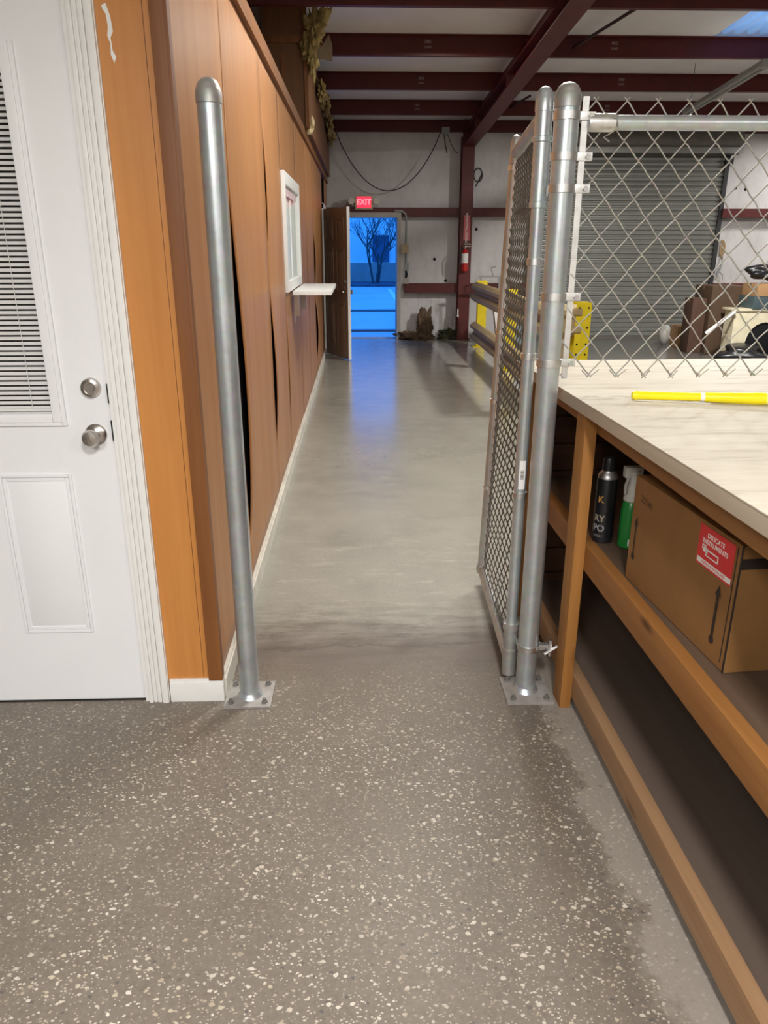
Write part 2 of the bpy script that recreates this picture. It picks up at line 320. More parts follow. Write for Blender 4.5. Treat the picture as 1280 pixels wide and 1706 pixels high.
# ---------------------------------------------------------------- builders
class MB:
    def __init__(s): s.bm = bmesh.new()
    def box(s, x0, x1, y0, y1, z0, z1, bev=0, mat=None):
        vs = [s.bm.verts.new((x, y, z)) for x in (x0, x1) for y in (y0, y1) for z in (z0, z1)]
        fs = [s.bm.faces.new([vs[i] for i in f]) for f in ((0, 1, 3, 2), (4, 6, 7, 5), (0, 4, 5, 1), (2, 3, 7, 6), (0, 2, 6, 4), (1, 5, 7, 3))]
        if bev:
            es = {e for f in fs for e in f.edges}
            r = bmesh.ops.bevel(s.bm, geom=list(es), offset=bev, segments=2, affect='EDGES', profile=.7)
            vs = list({v for f in r['faces'] for v in f.verts})
        if mat:
            for v in vs: v.co = mat @ v.co
        return s
    def prism(s, pts, d, axis='Y', at=0):
        """closed outline pts (2-tuples) extruded from `at` by d along axis"""
        def V(p, t):
            return {'Y': (p[0], t, p[1]), 'X': (t, p[0], p[1]), 'Z': (p[0], p[1], t)}[axis]
        a = [s.bm.verts.new(V(p, at)) for p in pts]; b = [s.bm.verts.new(V(p, at+d)) for p in pts]
        s.bm.faces.new(a); s.bm.faces.new(b[::-1]); n = len(pts)
        for i in range(n): s.bm.faces.new((a[i], b[i], b[(i+1) % n], a[(i+1) % n]))
        return s
    def tube(s, path, r, seg=16, caps=True):
        path = [Vector(p) for p in path]; n = len(path)
        rs = r if isinstance(r, (list, tuple)) else [r]*n
        up = None; rings = []
        for i, p in enumerate(path):
            a = path[max(0, i-1)]; b = path[min(n-1, i+1)]; t = (b-a).normalized()
            if up is None:
                up = Vector((0, 0, 1)) if abs(t.z) < .9 else Vector((0, 1, 0))
            x = t.cross(up)
            if x.length < 1e-6: x = t.orthogonal()
            x.normalize(); up = x.cross(t).normalized()
            rings.append([s.bm.verts.new(p+(x*math.cos(2*PI*k/seg)+up*math.sin(2*PI*k/seg))*rs[i]) for k in range(seg)])
        for i in range(n-1):
            for k in range(seg):
                f = s.bm.faces.new((rings[i][k], rings[i][(k+1) % seg], rings[i+1][(k+1) % seg], rings[i+1][k])); f.smooth = True
        if caps: s.bm.faces.new(rings[0][::-1]); s.bm.faces.new(rings[-1])
        return s
    def lathe(s, prof, c=(0, 0, 0), axis='Z', seg=28, mat=None):
        """prof: list of (radius, height)"""
        rings = []
        for r, h in prof:
            ring = []
            for k in range(seg):
                a = 2*PI*k/seg; u, v = max(r, 1e-5)*math.cos(a), max(r, 1e-5)*math.sin(a)
                p = {'Z': (u, v, h), 'Y': (u, h, v), 'X': (h, u, v)}[axis]
                q = Vector(p)+Vector(c)
                ring.append(s.bm.verts.new(mat @ q if mat else q))
            rings.append(ring)
        for i in range(len(rings)-1):
            for k in range(seg):
                f = s.bm.faces.new((rings[i][k], rings[i][(k+1) % seg], rings[i+1][(k+1) % seg], rings[i+1][k])); f.smooth = True
        s.bm.faces.new(rings[0]); s.bm.faces.new(rings[-1]); return s
    def build(s, name, m, parent=None, sharp=True):
        bmesh.ops.recalc_face_normals(s.bm, faces=s.bm.faces)
        me = bpy.data.meshes.new(name); s.bm.to_mesh(me); s.bm.free()
        me.materials.append(m)
        if sharp: me.set_sharp_from_angle(angle=math.radians(38))
        o = bpy.data.objects.new(name, me); C.objects.link(o)
        if parent:
            o.parent = parent
            root = parent
            while root.parent: root = root.parent
            if root.type == 'EMPTY':       # geometry is written in world coordinates unless the root is local
                if not root.get('_local'): me.transform(Matrix.Translation(-Vector(root.location)) if True else Matrix())
        return o
def thing(name, label, cat, loc=(0, 0, 0), rotz=0, group=None, local=False, kind=None):
    o = bpy.data.objects.new(name, None); C.objects.link(o); o.empty_display_size = .1
    o.location = loc; o.rotation_euler = (0, 0, rotz)
    if kind: o['kind'] = kind
    o['label'] = label; o['category'] = cat
    if group: o['group'] = group
    if local: o['_local'] = 1
    return o
def tag(o, label, cat, group=None, kind=None):
    o['label'] = label; o['category'] = cat
    if group: o['group'] = group
    if kind: o['kind'] = kind
    return o
def struct(name, mb, m, label=None, parent=None):
    o = mb.build(name, m, parent)
    if not parent:
        o['kind'] = 'structure'
        if label: o['label'] = label; o['category'] = name.split('_')[0]
    return o
def text_mesh(txt, size, mat4, ext=.0004, bold=.0, wrap=None, space=1.0):
    """flat lettering -> bmesh verts in world via mat4; wrap = (radius) bends around Z"""
    cu = bpy.data.curves.new('lettering', 'FONT'); cu.body = txt; cu.size = size; cu.align_x = 'CENTER'; cu.align_y = 'CENTER'
    cu.extrude = ext; cu.offset = bold; cu.space_character = space
    ob = bpy.data.objects.new('lettering', cu); C.objects.link(ob)
    dg = bpy.context.evaluated_depsgraph_get(); me = bpy.data.meshes.new_from_object(ob.evaluated_get(dg))
    bpy.data.objects.remove(ob); bpy.data.curves.remove(cu)
    mb = MB(); mb.bm.from_mesh(me); bpy.data.meshes.remove(me)
    for v in mb.bm.verts:
        if wrap:
            a = v.co.x/wrap; v.co = Vector((math.sin(a)*(wrap+v.co.z), v.co.y, math.cos(a)*(wrap+v.co.z)))
        v.co = mat4 @ v.co
    return mb
def face_mat(origin, right, up):
    r = Vector(right).normalized(); u = Vector(up).normalized(); n = r.cross(u)
    m = Matrix((r, u, n)).transposed().to_4x4(); m.translation = Vector(origin); return m

# ================================================================ STRUCTURE
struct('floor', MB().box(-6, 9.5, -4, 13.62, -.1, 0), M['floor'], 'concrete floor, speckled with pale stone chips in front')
# far wall with exit opening X -.27...66, Z 0..2.0
FY = 13.5
fw = MB()
fw.box(-6, -.27, FY, FY+.12, 0, 3.45).box(.66, 9.5, FY, FY+.12, 0, 3.45).box(-.27, .66, FY, FY+.12, 2.0, 3.45)
struct('wall_back', fw, M['liner'], 'far white vinyl-lined warehouse wall with exit opening')
struct('wall_right', MB().box(9.5, 9.62, -4, 13.62, 0, 5), M['liner'])
struct('wall_left', MB().box(-6.12, -6, -4, 13.62, 0, 5), M['gypsum'])
struct('wall_front', MB().box(-6, 9.5, -4.12, -4, 0, 5), M['gypsum'])
# near room lower ceiling + bulkhead
struct('ceiling_near', MB().box(-6, 9.5, -4, 2.35, 2.72, 2.8), M['ceil'])
struct('trim_1', MB().box(-6, 9.5, 2.36, 2.44, 2.8, 4.6), M['gypsum'])
# roof liner, sloped, with skylight hole
def rz(Y): return 3.425+.040*(13.5-Y)
rf = MB()
def slab(mb, x0, x1, y0, y1):
    vs = []
    for x in (x0, x1):
        for y in (y0, y1):
            for dz in (0, .1): vs.append(mb.bm.verts.new((x, y, rz(y)+dz)))
    for f in ((0, 1, 3, 2), (4, 6, 7, 5), (0, 4, 5, 1), (2, 3, 7, 6), (0, 2, 6, 4), (1, 5, 7, 3)): mb.bm.faces.new([vs[i] for i in f])
SKX0, SKX1, SKY0, SKY1 = 3.75, 4.7, 7.6, 8.95
for a in ((-6, SKX0, 2.3, 13.62), (SKX1, 9.5, 2.3, 13.62), (SKX0, SKX1, 2.3, SKY0), (SKX0, SKX1, SKY1, 13.62)): slab(rf, *a)
struct('ceiling', rf, M['roofliner'], 'white roof liner between red purlins')
sk = MB()
nx = 84
cols = []
for i in range(nx+1):
    x = SKX0+(SKX1-SKX0)*i/nx; h = .05*max(-.5, min(.5, 1.4*math.sin(2*PI*i/nx*7)))
    cols.append([sk.bm.verts.new((x, y, rz(y)+.045+h)) for y in (SKY0-.05, SKY1+.05)])
for i in range(nx):
    sk.bm.faces.new((cols[i][0], cols[i+1][0], cols[i+1][1], cols[i][1]))
o = sk.build('skylight_panel', M['fibre']); o.modifiers.new('thick', 'SOLIDIFY').thickness = .004
tag(o, 'corrugated translucent skylight panel in the roof, top right', 'skylight')

# left side wall: panelled office wall ------------------------------------
struct('wall_corridor', MB().box(-.60, -.545, 2.40, 11.50, 0, 2.53).box(-.60, -.545, 12.45, FY, 0, 2.53).box(-.60, -.545, 11.5, 12.45, 2.06, 2.53), M['black'], 'black backing behind corridor panelling, painted for the shade in its gaps')  # solid backing, black painted in as the shade of the gaps
def sheet(y0, y1, z0, z1, warp=None, n=(10, 40)):
    """panelling sheet; warp(z) = outward bow of the near edge"""
    mb = MB(); ny, nz = n; g = []
    L = y1-y0
    for i in range(ny+1):
        t = (i/ny)**1.5; row = []
        for j in range(nz+1):
            z = z0+(z1-z0)*j/nz
            d = (warp(z) if warp else 0)*math.exp(-(t*L/.30)**2)
            row.append(mb.bm.verts.new((-.512+d+.002*math.sin(z*2.3+y0), y0+t*L, z)))
        g.append(row)
    for i in range(ny):
        for j in range(nz):
            f = mb.bm.faces.new((g[i][j], g[i][j+1], g[i+1][j+1], g[i+1][j])); f.smooth = True
    bmesh.ops.recalc_face_normals(mb.bm, faces=mb.bm.faces)
    o = mb.build('wall_panel_sheet', M['sheet'], sharp=False)
    so = o.modifiers.new('t', 'SOLIDIFY'); so.thickness = .006; so.offset = -1 if o.data.polygons[0].normal.x > 0 else 1
    return o
def lens(a, b, amp, pk=.5):
    def f(z):
        if z <= a or z >= b: return 0
        t = (z-a)/(b-a); return amp*math.sin(PI*t**(math.log(.5)/math.log(pk)))
    return f
def two(f, g): return lambda z: f(z)+g(z)
sheets = [
 (2.352, 3.245, .085, 2.53, None, 'first brown wood panelling sheet from the corner, behind the free-standing pole'),
 (3.25, 4.515, .085, 2.53, lens(.28, 1.80, .031, .4), 'second panelling sheet, near edge bowed out with a long dark gap behind the pole'),
 (4.52, 5.49, .085, 2.53, two(lens(.42, 1.32, .020, .42), lens(1.5, 2.22, .011)), 'third panelling sheet, short of the white window, with two dark gaps on its near edge'),
 (5.495, 6.80, .085, 1.24, lens(.2, 1.1, .006), 'panelling sheet under the white window shelf'),
 (5.495, 6.80, 2.03, 2.53, None, 'panelling sheet above the white window'),
 (6.805, 8.02, .085, 2.53, None, 'panelling sheet just beyond the white window'),
 (8.025, 9.24, .085, 2.53, lens(.3, 1.9, .008), 'panelling sheet between the window and the warped far sheet'),
 (9.245, 10.45, .085, 2.53, two(lens(.2, 1.0, .03), lens(1.05, 1.7, .02)), 'warped far panelling sheet with narrow dark slits'),
 (10.455, 11.50, .085, 2.53, None, 'last panelling sheet beside the open brown door'),
 (12.5, 13.5, .085, 2.53, None, 'panelling sheet beyond the open brown door')]
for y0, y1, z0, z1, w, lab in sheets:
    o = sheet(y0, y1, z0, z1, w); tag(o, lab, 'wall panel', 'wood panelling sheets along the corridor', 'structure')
struct('baseboard_left', MB().box(-.545, -.492, 2.36, 11.47, 0, .080).box(-.545, -.498, 2.36, 11.47, .080, .088), M['baseboard'], 'scuffed off-white baseboard along the corridor wall')
struct('trim_2', MB().box(-.58, -.488, 2.37, FY, 2.50, 2.535).box(-.60, -.497, 2.37, FY, 2.535, 2.60), M['capwood'], 'wood cap rail on top of the corridor wall')
struct('ceiling_office', MB().box(-6, -.60, 2.44, FY, 2.50, 2.54), M['capwood'])
# end face of wall beside the white door
struct('wall_end', MB().box(-.694, -.515, 2.352, 2.40, 0, 2.72), M['endwood'], 'orange plywood strip between white door and corner')
struct('trim_3', MB().box(-.549, -.506, 2.336, 2.352, .086, 2.72, .003).box(-.512, -.500, 2.336, 2.375, .086, 2.72, .003).box(-.570, -.568, 2.351, 2.3525, .09, 2.72), M['cornerwood'], 'dark brown corner moulding at the wall corner')
struct('baseboard_near', MB().box(-.690, -.500, 2.338, 2.352, 0, .078, .002).box(-.690, -.500, 2.342, 2.352, .078, .090, .002), M['trim'], 'short white baseboard under the plywood strip')
sm = MB()
sm.prism([(-.676, 2.150), (-.664, 2.155), (-.655, 2.125), (-.652, 2.09), (-.660, 2.075), (-.658, 2.045), (-.650, 2.03), (-.657, 2.015), (-.664, 2.035), (-.662, 2.06), (-.668, 2.08), (-.664, 2.10), (-.666, 2.13), (-.673, 2.14)], -.0008, 'Y', 2.352)
struct('trim_4', sm, M['trim'], 'white paint smear on the plywood at the top')
struct('wall_entry', MB().box(-6, -1.80, 2.352, 2.44, 0, 2.72).box(-1.80, -.694, 2.352, 2.44, 2.26, 2.72), M['gypsum'])
# door 1 (white, half-lite with blinds)
d1 = thing('door_1', 'white half-glass door with blinds, left edge', 'door', (-1.24, 2.37, 0), kind='structure')
D0, D1, DT = -1.705, -.784, 2.18
def ringbox(mb, x0, x1, z0, z1, w, y0, y1, bev=0):
    mb.box(x0, x0+w, y0, y1, z0, z1, bev).box(x1-w, x1, y0, y1, z0, z1, bev).box(x0+w, x1-w, y0, y1, z0, z0+w, bev).box(x0+w, x1-w, y0, y1, z1-w, z1, bev)
gx0, gx1, gz0, gz1 = -1.527, -.962, 1.054, 2.03
sl = MB()
sl.box(D0, gx0, 2.360, 2.404, .006, DT).box(gx1, D1, 2.360, 2.404, .006, DT).box(gx0, gx1, 2.360, 2.404, .006, gz0).box(gx0, gx1, 2.360, 2.404, gz1, DT)
sl.build('slab', M['door'], d1)
lf = MB()
ringbox(lf, gx0-.038, gx1+.038, gz0-.042, gz1+.038, .014, 2.350, 2.361, .003)
ringbox(lf, gx0-.026, gx1+.026, gz0-.030, gz1+.026, .028, 2.345, 2.361, .004)
lf.build('glass_frame', M['door'], d1)
MB().box(gx0, gx1, 2.361, 2.364, gz0, gz1).build('glass_pane', M['glass'], d1)
bl = MB()
z = gz0+.012
while z < gz1-.01:
    mt = Matrix.Translation((0, 2.378, z)) @ Matrix.Rotation(math.radians(62), 4, 'X')
    bl.box(gx0+.004, gx1-.004, -.0052, .0052, -.0004, .0004, 0, mt); z += .0153
for x in (-1.03, -1.24, -1.45): bl.box(x-.0008, x+.0008, 2.369, 2.3705, gz0, gz1)
bl.box(gx0+.003, gx1-.003, 2.371, 2.385, gz0+.002, gz0+.010)
bl.build('blinds', M['trim'], d1)
MB().box(gx0-.01, gx1+.01, 2.399, 2.404, gz0, gz1).build('dark_backing', M['black'], d1)
for px0, px1 in ((-1.170, -.935), (-1.555, -1.320)):
    p = MB(); pz0, pz1 = .278, .852
    ringbox(p, px0, px1, pz0, pz1, .010, 2.354, 2.361, .003)
    ringbox(p, px0+.012, px1-.012, pz0+.012, pz1-.012, .012, 2.357, 2.361, .002)
    cx0, cx1, cz0, cz1 = px0+.035, px1-.035, pz0+.035, pz1-.035
    a = [p.bm.verts.new(q) for q in ((px0+.024, 2.3605, pz0+.024), (px1-.024, 2.3605, pz0+.024), (px1-.024, 2.3605, pz1-.024), (px0+.024, 2.3605, pz1-.024))]
    b_ = [p.bm.verts.new(q) for q in ((cx0, 2.3555, cz0), (cx1, 2.3555, cz0), (cx1, 2.3555, cz1), (cx0, 2.3555, cz1))]
    p.bm.faces.new(b_)
    for i in range(4): p.bm.faces.new((a[i], a[(i+1) % 4], b_[(i+1) % 4], b_[i]))
    p.build('raised_panel', M['door'], d1)
MB().lathe([(.031, 0), (.031, -.006), (.028, -.016), (.020, -.019), (.019, -.014), (.014, -.014), (.013, -.017), (.004, -.017)], (-.836, 2.360, 1.132), 'Y').box(-.8375, -.8345, 2.340, 2.345, 1.124, 1.138).build('deadbolt', M['chrome'], d1)
kn = MB().lathe([(.034, 0), (.034, -.006), (.028, -.012), (.013, -.016), (.012, -.034), (.020, -.040), (.0265, -.050), (.027, -.060), (.022, -.070), (.008, -.073)], (-.839, 2.360, .983), 'Y')
kn.box(-.842, -.836, 2.284, 2.290, .972, .994)
kn.build('door_knob', M['chrome'], d1)
MB().box(-.7855, -.7835, 2.3585, 2.378, .955, 1.06).build('latch_plate', M['galv'], d1)
MB().box(D0, D1, 2.356, 2.362, .0, .006).build('door_sweep', M['rubber'], d1)
# jamb and casing
tr = MB().box(-.781, -.765, 2.345, 2.42, 0, 2.20).box(-1.735, -.765, 2.345, 2.42, 2.20, 2.215).box(-1.735, -1.709, 2.345, 2.42, 0, 2.2)
tr.box(-.768, -.694, 2.342, 2.353, 0, 2.26, .002)
for x0, x1, y in ((-.766, -.752, 2.334), (-.748, -.738, 2.337), (-.735, -.722, 2.336), (-.718, -.696, 2.331)): tr.box(x0, x1, y, 2.345, 0, 2.26, .0035)
tr.box(-1.80, -.694, 2.335, 2.353, 2.215, 2.29)
struct('trim_5', tr, M['trim'], 'white fluted door casing')
struct('trim_6', MB().box(-.7845, -.7805, 2.343, 2.36, .965, 1.03).box(-.7845, -.7815, 2.343, 2.36, 1.085, 1.145), M['rubber'], 'dark latch cut-outs in the door jamb')

# far wall girts (structure trims), eave strut
gt = MB().box(-.55, .74, 13.30, FY, 2.06, 2.13).box(.74, 1.69, 13.30, FY, 1.99, 2.13).box(.78, 1.69, 13.30, FY, .78, .93)
gt.box(1.9, 2.9, 13.30, FY, 1.99, 2.13).box(1.9, 2.9, 13.30, FY, .78, .93).box(6.1, 9.5, 13.30, FY, 1.98, 2.12).box(6.1, 9.5, 13.30, FY, .76, .92)
struct('trim_7', gt, M['red'], 'dark red wall girts across the far wall')
def purlin(y, h=.2, label=None):
    zt = rz(y); p = MB()
    p.box(-6, 9.5, y-.006, y, zt-h, zt).box(-6, 9.5, y, y+.06, zt-h, zt-h+.006).box(-6, 9.5, y-.06, y, zt-.006, zt)
    o = p.build('roof_purlin', M['red']); tag(o, label, 'roof beam', 'dark red roof purlins')
    return o
st = [((700, 13.40), .165, 'lowest purlin, against the top of the far wall'), ((700, 12.0), .183, 'second dark red purlin from the far wall'),
      ((700, 10.5), .183, 'third dark red purlin from the far wall'), ((700, 9.0), .188, 'fourth dark red purlin from the far wall, below the skylight'), ((700, 7.45), .20, 'dark red purlin cut by the top edge of the view')]
PZ = []
for (px, y), h, lab in st:
    o = purlin(y, h, lab); PZ.append((y, rz(y)-h, h))
stencil = {13.40: [], 12.0: [.86, 3.6], 10.5: [.80, 3.3], 9.0: [.75, 2.72], 7.45: [2.08]}
for o in [o for o in C.objects if o.name.startswith('roof_purlin')]:
    y = round(o.data.vertices[0].co.y+.006, 2)
    for x in stencil.get(y, []):
        for t_, dz in (('ooo', -.105), ('000', -.06)):
            text_mesh(t_, .045, face_mat((x, y-.0065, rz(y)+dz), (1, 0, 0), (0, 0, 1)), .0003).build('stencil_mark', plain('faint stencil ink', (.35, .30, .28), .6), o)
# main rafter + column
def bz(Y): return 3.02+.052*(13.35-Y)
def rafter(mb, x0, x1, zf0, zf1, y0, y1):
    vs = []
    for x in (x0, x1):
        for y in (y0, y1):
            for zf in (zf0, zf1): vs.append(mb.bm.verts.new((x, y, zf(y))))
    for f in ((0, 1, 3, 2), (4, 6, 7, 5), (0, 4, 5, 1), (2, 3, 7, 6), (0, 2, 6, 4), (1, 5, 7, 3)): mb.bm.faces.new([vs[i] for i in f])
ra = MB()
rafter(ra, 1.69, 1.885, bz, lambda y: bz(y)+.012, 2.5, 13.3)
rafter(ra, 1.782, 1.792, lambda y: bz(y)+.012, lambda y: rz(y)-.03, 2.5, 13.3)
rafter(ra, 1.69, 1.885, lambda y: rz(y)-.245 if y < 8 else rz(y)-.20, lambda y: rz(y)-.225 if y < 8 else rz(y)-.18, 2.5, 13.3)
o = ra.build('roof_rafter', M['redlit']); tag(o, 'deep dark red rafter running from the column towards the camera', 'roof beam')
for y in (12.0, 9.6):
    MB().box(1.70, 1.875, y-.005, y+.005, bz(y)+.01, rz(y)-.2).build('stiffener', M['redlit'], o)
cl = thing('steel_column', 'dark red steel column standing against the far wall', 'column', (1.785, 13.3, 0))
MB().box(1.69, 1.885, 13.20, 13.212, 0, 3.42).box(1.69, 1.885, 13.45, 13.462, 0, 3.2).box(1.781, 1.791, 13.21, 13.455, 0, 3.1).build('column_shaft', M['redlit'], cl)
MB().box(1.67, 1.905, 13.18, 13.48, 0, .02).build('base_plate', M['red'], cl)
# bracing rods
for a, b_, lab in (((2.50, 7.50, 3.52), (2.24, 9.3, 3.50), 'thin dark bracing rod under the roof, right of the rafter'), ((2.31, 11.2, 3.42), (2.05, 13.1, 3.38), 'short thin bracing rod close behind the gate post top')):
    tag(MB().tube([a, b_], .016, 8).build('bracing_rod', M['darkrod']), lab, 'rod')
# strip light conduit at right
lt = thing('strip_light', 'unlit grey strip light hanging under the roof, upper right', 'light', (3.8, 8.7, 3.05))
rd = [Vector((3.62, 7.45, 3.05)), Vector((3.98, 10.0, 3.05))]
dv = (rd[1]-rd[0]).normalized(); side = Vector((dv.y, -dv.x, 0))
MB().tube([rd[0]-side*.03, rd[1]-side*.03], .020, 12).build('lamp_tube', M['greysteel'], lt)
MB().tube([rd[0]+side*.03, rd[1]+side*.03], .020, 12).build('lamp_tube', M['greysteel'], lt)
hs = MB()
rmt = Matrix.Translation((rd[0]+rd[1])/2) @ dv.to_track_quat('Y', 'Z').to_matrix().to_4x4()
hs.box(-.035, .035, -1.3, 1.3, .015, .045, .005, rmt).box(-.05, .05, -1.33, -1.28, -.03, .03, .004, rmt).box(-.05, .05, 1.28, 1.33, -.03, .03, .004, rmt)
hs.build('lamp_housing', M['greysteel'], lt)
for q_ in (rd[0]-dv*.0, rd[1]-dv*.1): MB().tube([q_+Vector((0, 0, .05)), q_+Vector((0, 0, .50))], .003, 6).build('hanger_wire', M['cable'], lt)

# ---------------------------------------------------------------- upper panelled block over the office
up = thing('upper_wall_panelling', 'dark wood clad block rising above the corridor wall to the roof', 'wall panelling', (-.7, 8, 2.6))
MB().box(-.86, -.47, 7.98, 8.02, 2.60, 3.60).build('front_board', M['darkpanel'], up)
MB().box(-.50, -.455, 8.02, 13.45, 2.60, 3.42).build('side_board', M['darkpanel'], up)
MB().box(-.485, -.450, 7.955, 8.0, 2.60, 3.60).box(-.86, -.485, 7.96, 7.985, 3.30, 3.36).build('edge_trim', M['cornerwood'], up)
MB().box(-.70, -.66, 7.968, 7.982, 2.62, 3.22).build('centre_batten', M['cornerwood'], up)
def blob(name, c, r, m, label, cat, seed=0, parent=None, group=None, cr=.35, hi=0):
    rnd = random.Random(seed); bm = bmesh.new(); bmesh.ops.create_icosphere(bm, subdivisions=4, radius=1)
    ph = [(Vector((rnd.uniform(-1, 1), rnd.uniform(-1, 1), rnd.uniform(-1, 1))).normalized()*rnd.uniform(2, 9), rnd.uniform(0, 6)) for _ in range(9)]
    if hi: bmesh.ops.subdivide_edges(bm, edges=bm.edges, cuts=1, use_grid_fill=True)
    from mathutils import noise as mn
    for v in bm.verts:
        d = 1+cr*sum(math.sin(v.co.dot(p)+q)/p.length*2.2 for p, q in ph)/2
        if hi: d *= 1+hi*(mn.noise(v.co*3.1)+.6*mn.noise(v.co*7)+.4*mn.noise(v.co*15))
        v.co = Vector(c)+Vector((v.co.x*r[0], v.co.y*r[1], v.co.z*r[2]))*d
    mb = MB(); mb.bm.free(); mb.bm = bm
    for f in bm.faces: f.smooth = True
    o = mb.build(name, m, parent, sharp=False)
    if label: tag(o, label, cat, group)
    return o
tu = blob('insulation_tuft', (-.385, 7.93, 3.39), (.075, .08, .14), M['insul'], 'shaggy yellow insulation bulging from the upper block corner', 'insulation', 3, cr=.6, hi=.9)
tu2 = blob('lower_tuft', (-.405, 7.93, 3.24), (.05, .07, .13), M['insul'], None, None, 8, parent=None, cr=.6, hi=.9); tu2.parent = tu
blob('foam_scrap', (-.455, 8.15, 2.655), (.05, .12, .075), M['insulpale'], 'cream foam scrap sitting on the wall cap board', 'foam', 5)
for i, (y, z, s) in enumerate(((9.8, 3.22, .07), (10.9, 3.25, .12), (12.1, 3.18, .10), (13.0, 3.12, .08))):
    blob('insulation_fringe', (-.40, y, z), (.045, .35, s*.8), M['insul'], ['nearest dark yellow insulation fringe on the upper wall edge', 'second insulation fringe along the upper wall edge', 'third insulation fringe along the upper wall edge', 'farthest insulation fringe, by the far wall corner'][i], 'insulation', 20+i, group='insulation along the upper wall edge', cr=.5, hi=.8)
fl = MB(); q = [(-.43, 7.9, 3.20), (-.31, 7.82, 3.25), (-.245, 7.8, 3.34), (-.215, 7.86, 3.26), (-.215, 7.86, 3.13), (-.41, 7.9, 3.16)]
fl.prism([(p[0], p[2]) for p in q], .012, 'Y', 7.84)
tag(fl.build('backing_paper_flap', plain('tan backing paper', (.26, .19, .12), .8)), 'torn tan paper flap sticking out below the insulation', 'paper')

# ---------------------------------------------------------------- corridor window with shelf
w1 = thing('window_1', 'white framed service window in the corridor wall', 'window', (-.5, 6.15, 1.24), kind='structure')
wf = MB()
wy0, wy1, wz0, wz1 = 5.47, 6.83, 1.235, 2.02
wf.box(-.56, -.488, wy0, wy0+.09, wz0, wz1, .003).box(-.56, -.488, wy1-.09, wy1, wz0, wz1, .003).box(-.56, -.488, wy0+.09, wy1-.09, wz0, wz0+.07, .003).box(-.56, -.488, wy0+.09, wy1-.09, wz1-.08, wz1, .003)
wf.box(-.520, -.508, 6.135, 6.165, wz0+.07, wz1-.08)
wf.build('window_frame', M['trim'], w1)
MB().box(-.507, -.504, wy0+.09, wy1-.09, wz0+.07, wz1-.08).build('pane', M['glass'], w1)
MB().box(-.530, -.522, wy0+.05, wy1-.05, wz0+.03, wz1-.03).build('pale_blind', plain('pale green white blind', (.68, .74, .70), .6), w1)
nt_ = MB().box(-.5035, -.5025, 5.62, 6.60, 1.875, 1.925)
nt_.build('notice', plain('pink and grey notice', (.66, .50, .52), .6, var=.3, scale=30), w1)
sh = thing('service_shelf', 'white shelf board sticking out below the service window', 'shelf', (-.35, 6.3, 1.22))
MB().box(-.487, -.20, 5.78, 6.95, 1.200, 1.228, .003).build('shelf_board', M['trim'], sh)
for y in (6.0, 6.7):
    MB().box(-.497, -.488, y-.015, y+.015, .98, 1.20).box(-.488, -.32, y-.015, y+.015, 1.192, 1.20).box(-.488, -.455, y-.012, y+.012, 1.03, 1.19).build('shelf_bracket', M['chrome'], sh)

# door 2: open brown leaf on the corridor wall
d2 = thing('door_2', 'brown panelled door leaf swung open into the corridor', 'door', (-.50, 11.55, 0), kind='structure')
hx, hy, ex, ey = -.49, 11.55, -.135, 10.80
L = math.hypot(ex-hx, ey-hy); ux, uy = (ex-hx)/L, (ey-hy)/L
LM = Matrix.Translation((hx, hy, 0)) @ Matrix.Rotation(math.atan2(uy, ux), 4, 'Z')   # local x along leaf
MB().box(0, L, -.018, .022, .012, 2.03, 0, LM).build('leaf', M['dooroak'], d2)
MB().box(L, L+.004, -.019, .023, .012, 2.03, 0, LM).build('leaf_edge', M['trim'], d2)
pn = MB()
for x0, x1 in ((.10, .36), (L-.36, L-.10)):
    for z0, z1 in ((.16, .78), (.92, 1.50), (1.62, 1.90)):
        for yy0, yy1 in ((-.025, -.016), (.021, .029)):
            t = MB(); ringbox(t, x0, x1, z0, z1, .02, yy0, yy1, .003); t.box(x0+.05, x1-.05, yy0+.001, yy1-.001, z0+.05, z1-.05, .003)
            for v in t.bm.verts: v.co = LM @ v.co
            me = bpy.data.meshes.new('x'); t.bm.to_mesh(me); t.bm.free(); pn.bm.from_mesh(me); bpy.data.meshes.remove(me)
pn.build('leaf_moulding', M['dooroak'], d2)
for z in (.93, 1.07):
    MB().lathe([(.030, -.075), (.028, -.06), (.012, -.05), (.012, -.03), (.030, -.022), (.030, .026), (.012, .034), (.012, .054), (.028, .062), (.03, .08)] if z < 1 else [(.026, -.04), (.03, -.02), (.03, .024), (.026, .042)], (L-.07, 0, z), 'Y', 20, LM).build('door_knob', M['chrome'], d2)
struct('trim_8', MB().box(-.545, -.490, 11.47, 11.54, 0, 2.10).box(-.545, -.490, 12.42, 12.49, 0, 2.10).box(-.545, -.490, 11.47, 12.49, 2.04, 2.11).box(-.60, -.53, 11.52, 11.54, 0, 2.05), M['trim'], 'white casing around the open side doorway')
# exit door frame
struct('trim_9', MB().box(.65, .715, 13.28, FY+.13, 0, 2.055, .004).box(-.335, -.265, 13.28, FY+.13, 0, 2.055, .004).box(-.265, .65, 13.28, FY+.13, 1.975, 2.055, .004).box(.64, .655, 13.55, 13.60, 0, 1.975).box(-.265, .655, FY, FY+.13, 0, .012), M['frame'], 'beige grey steel frame of the exit doorway')
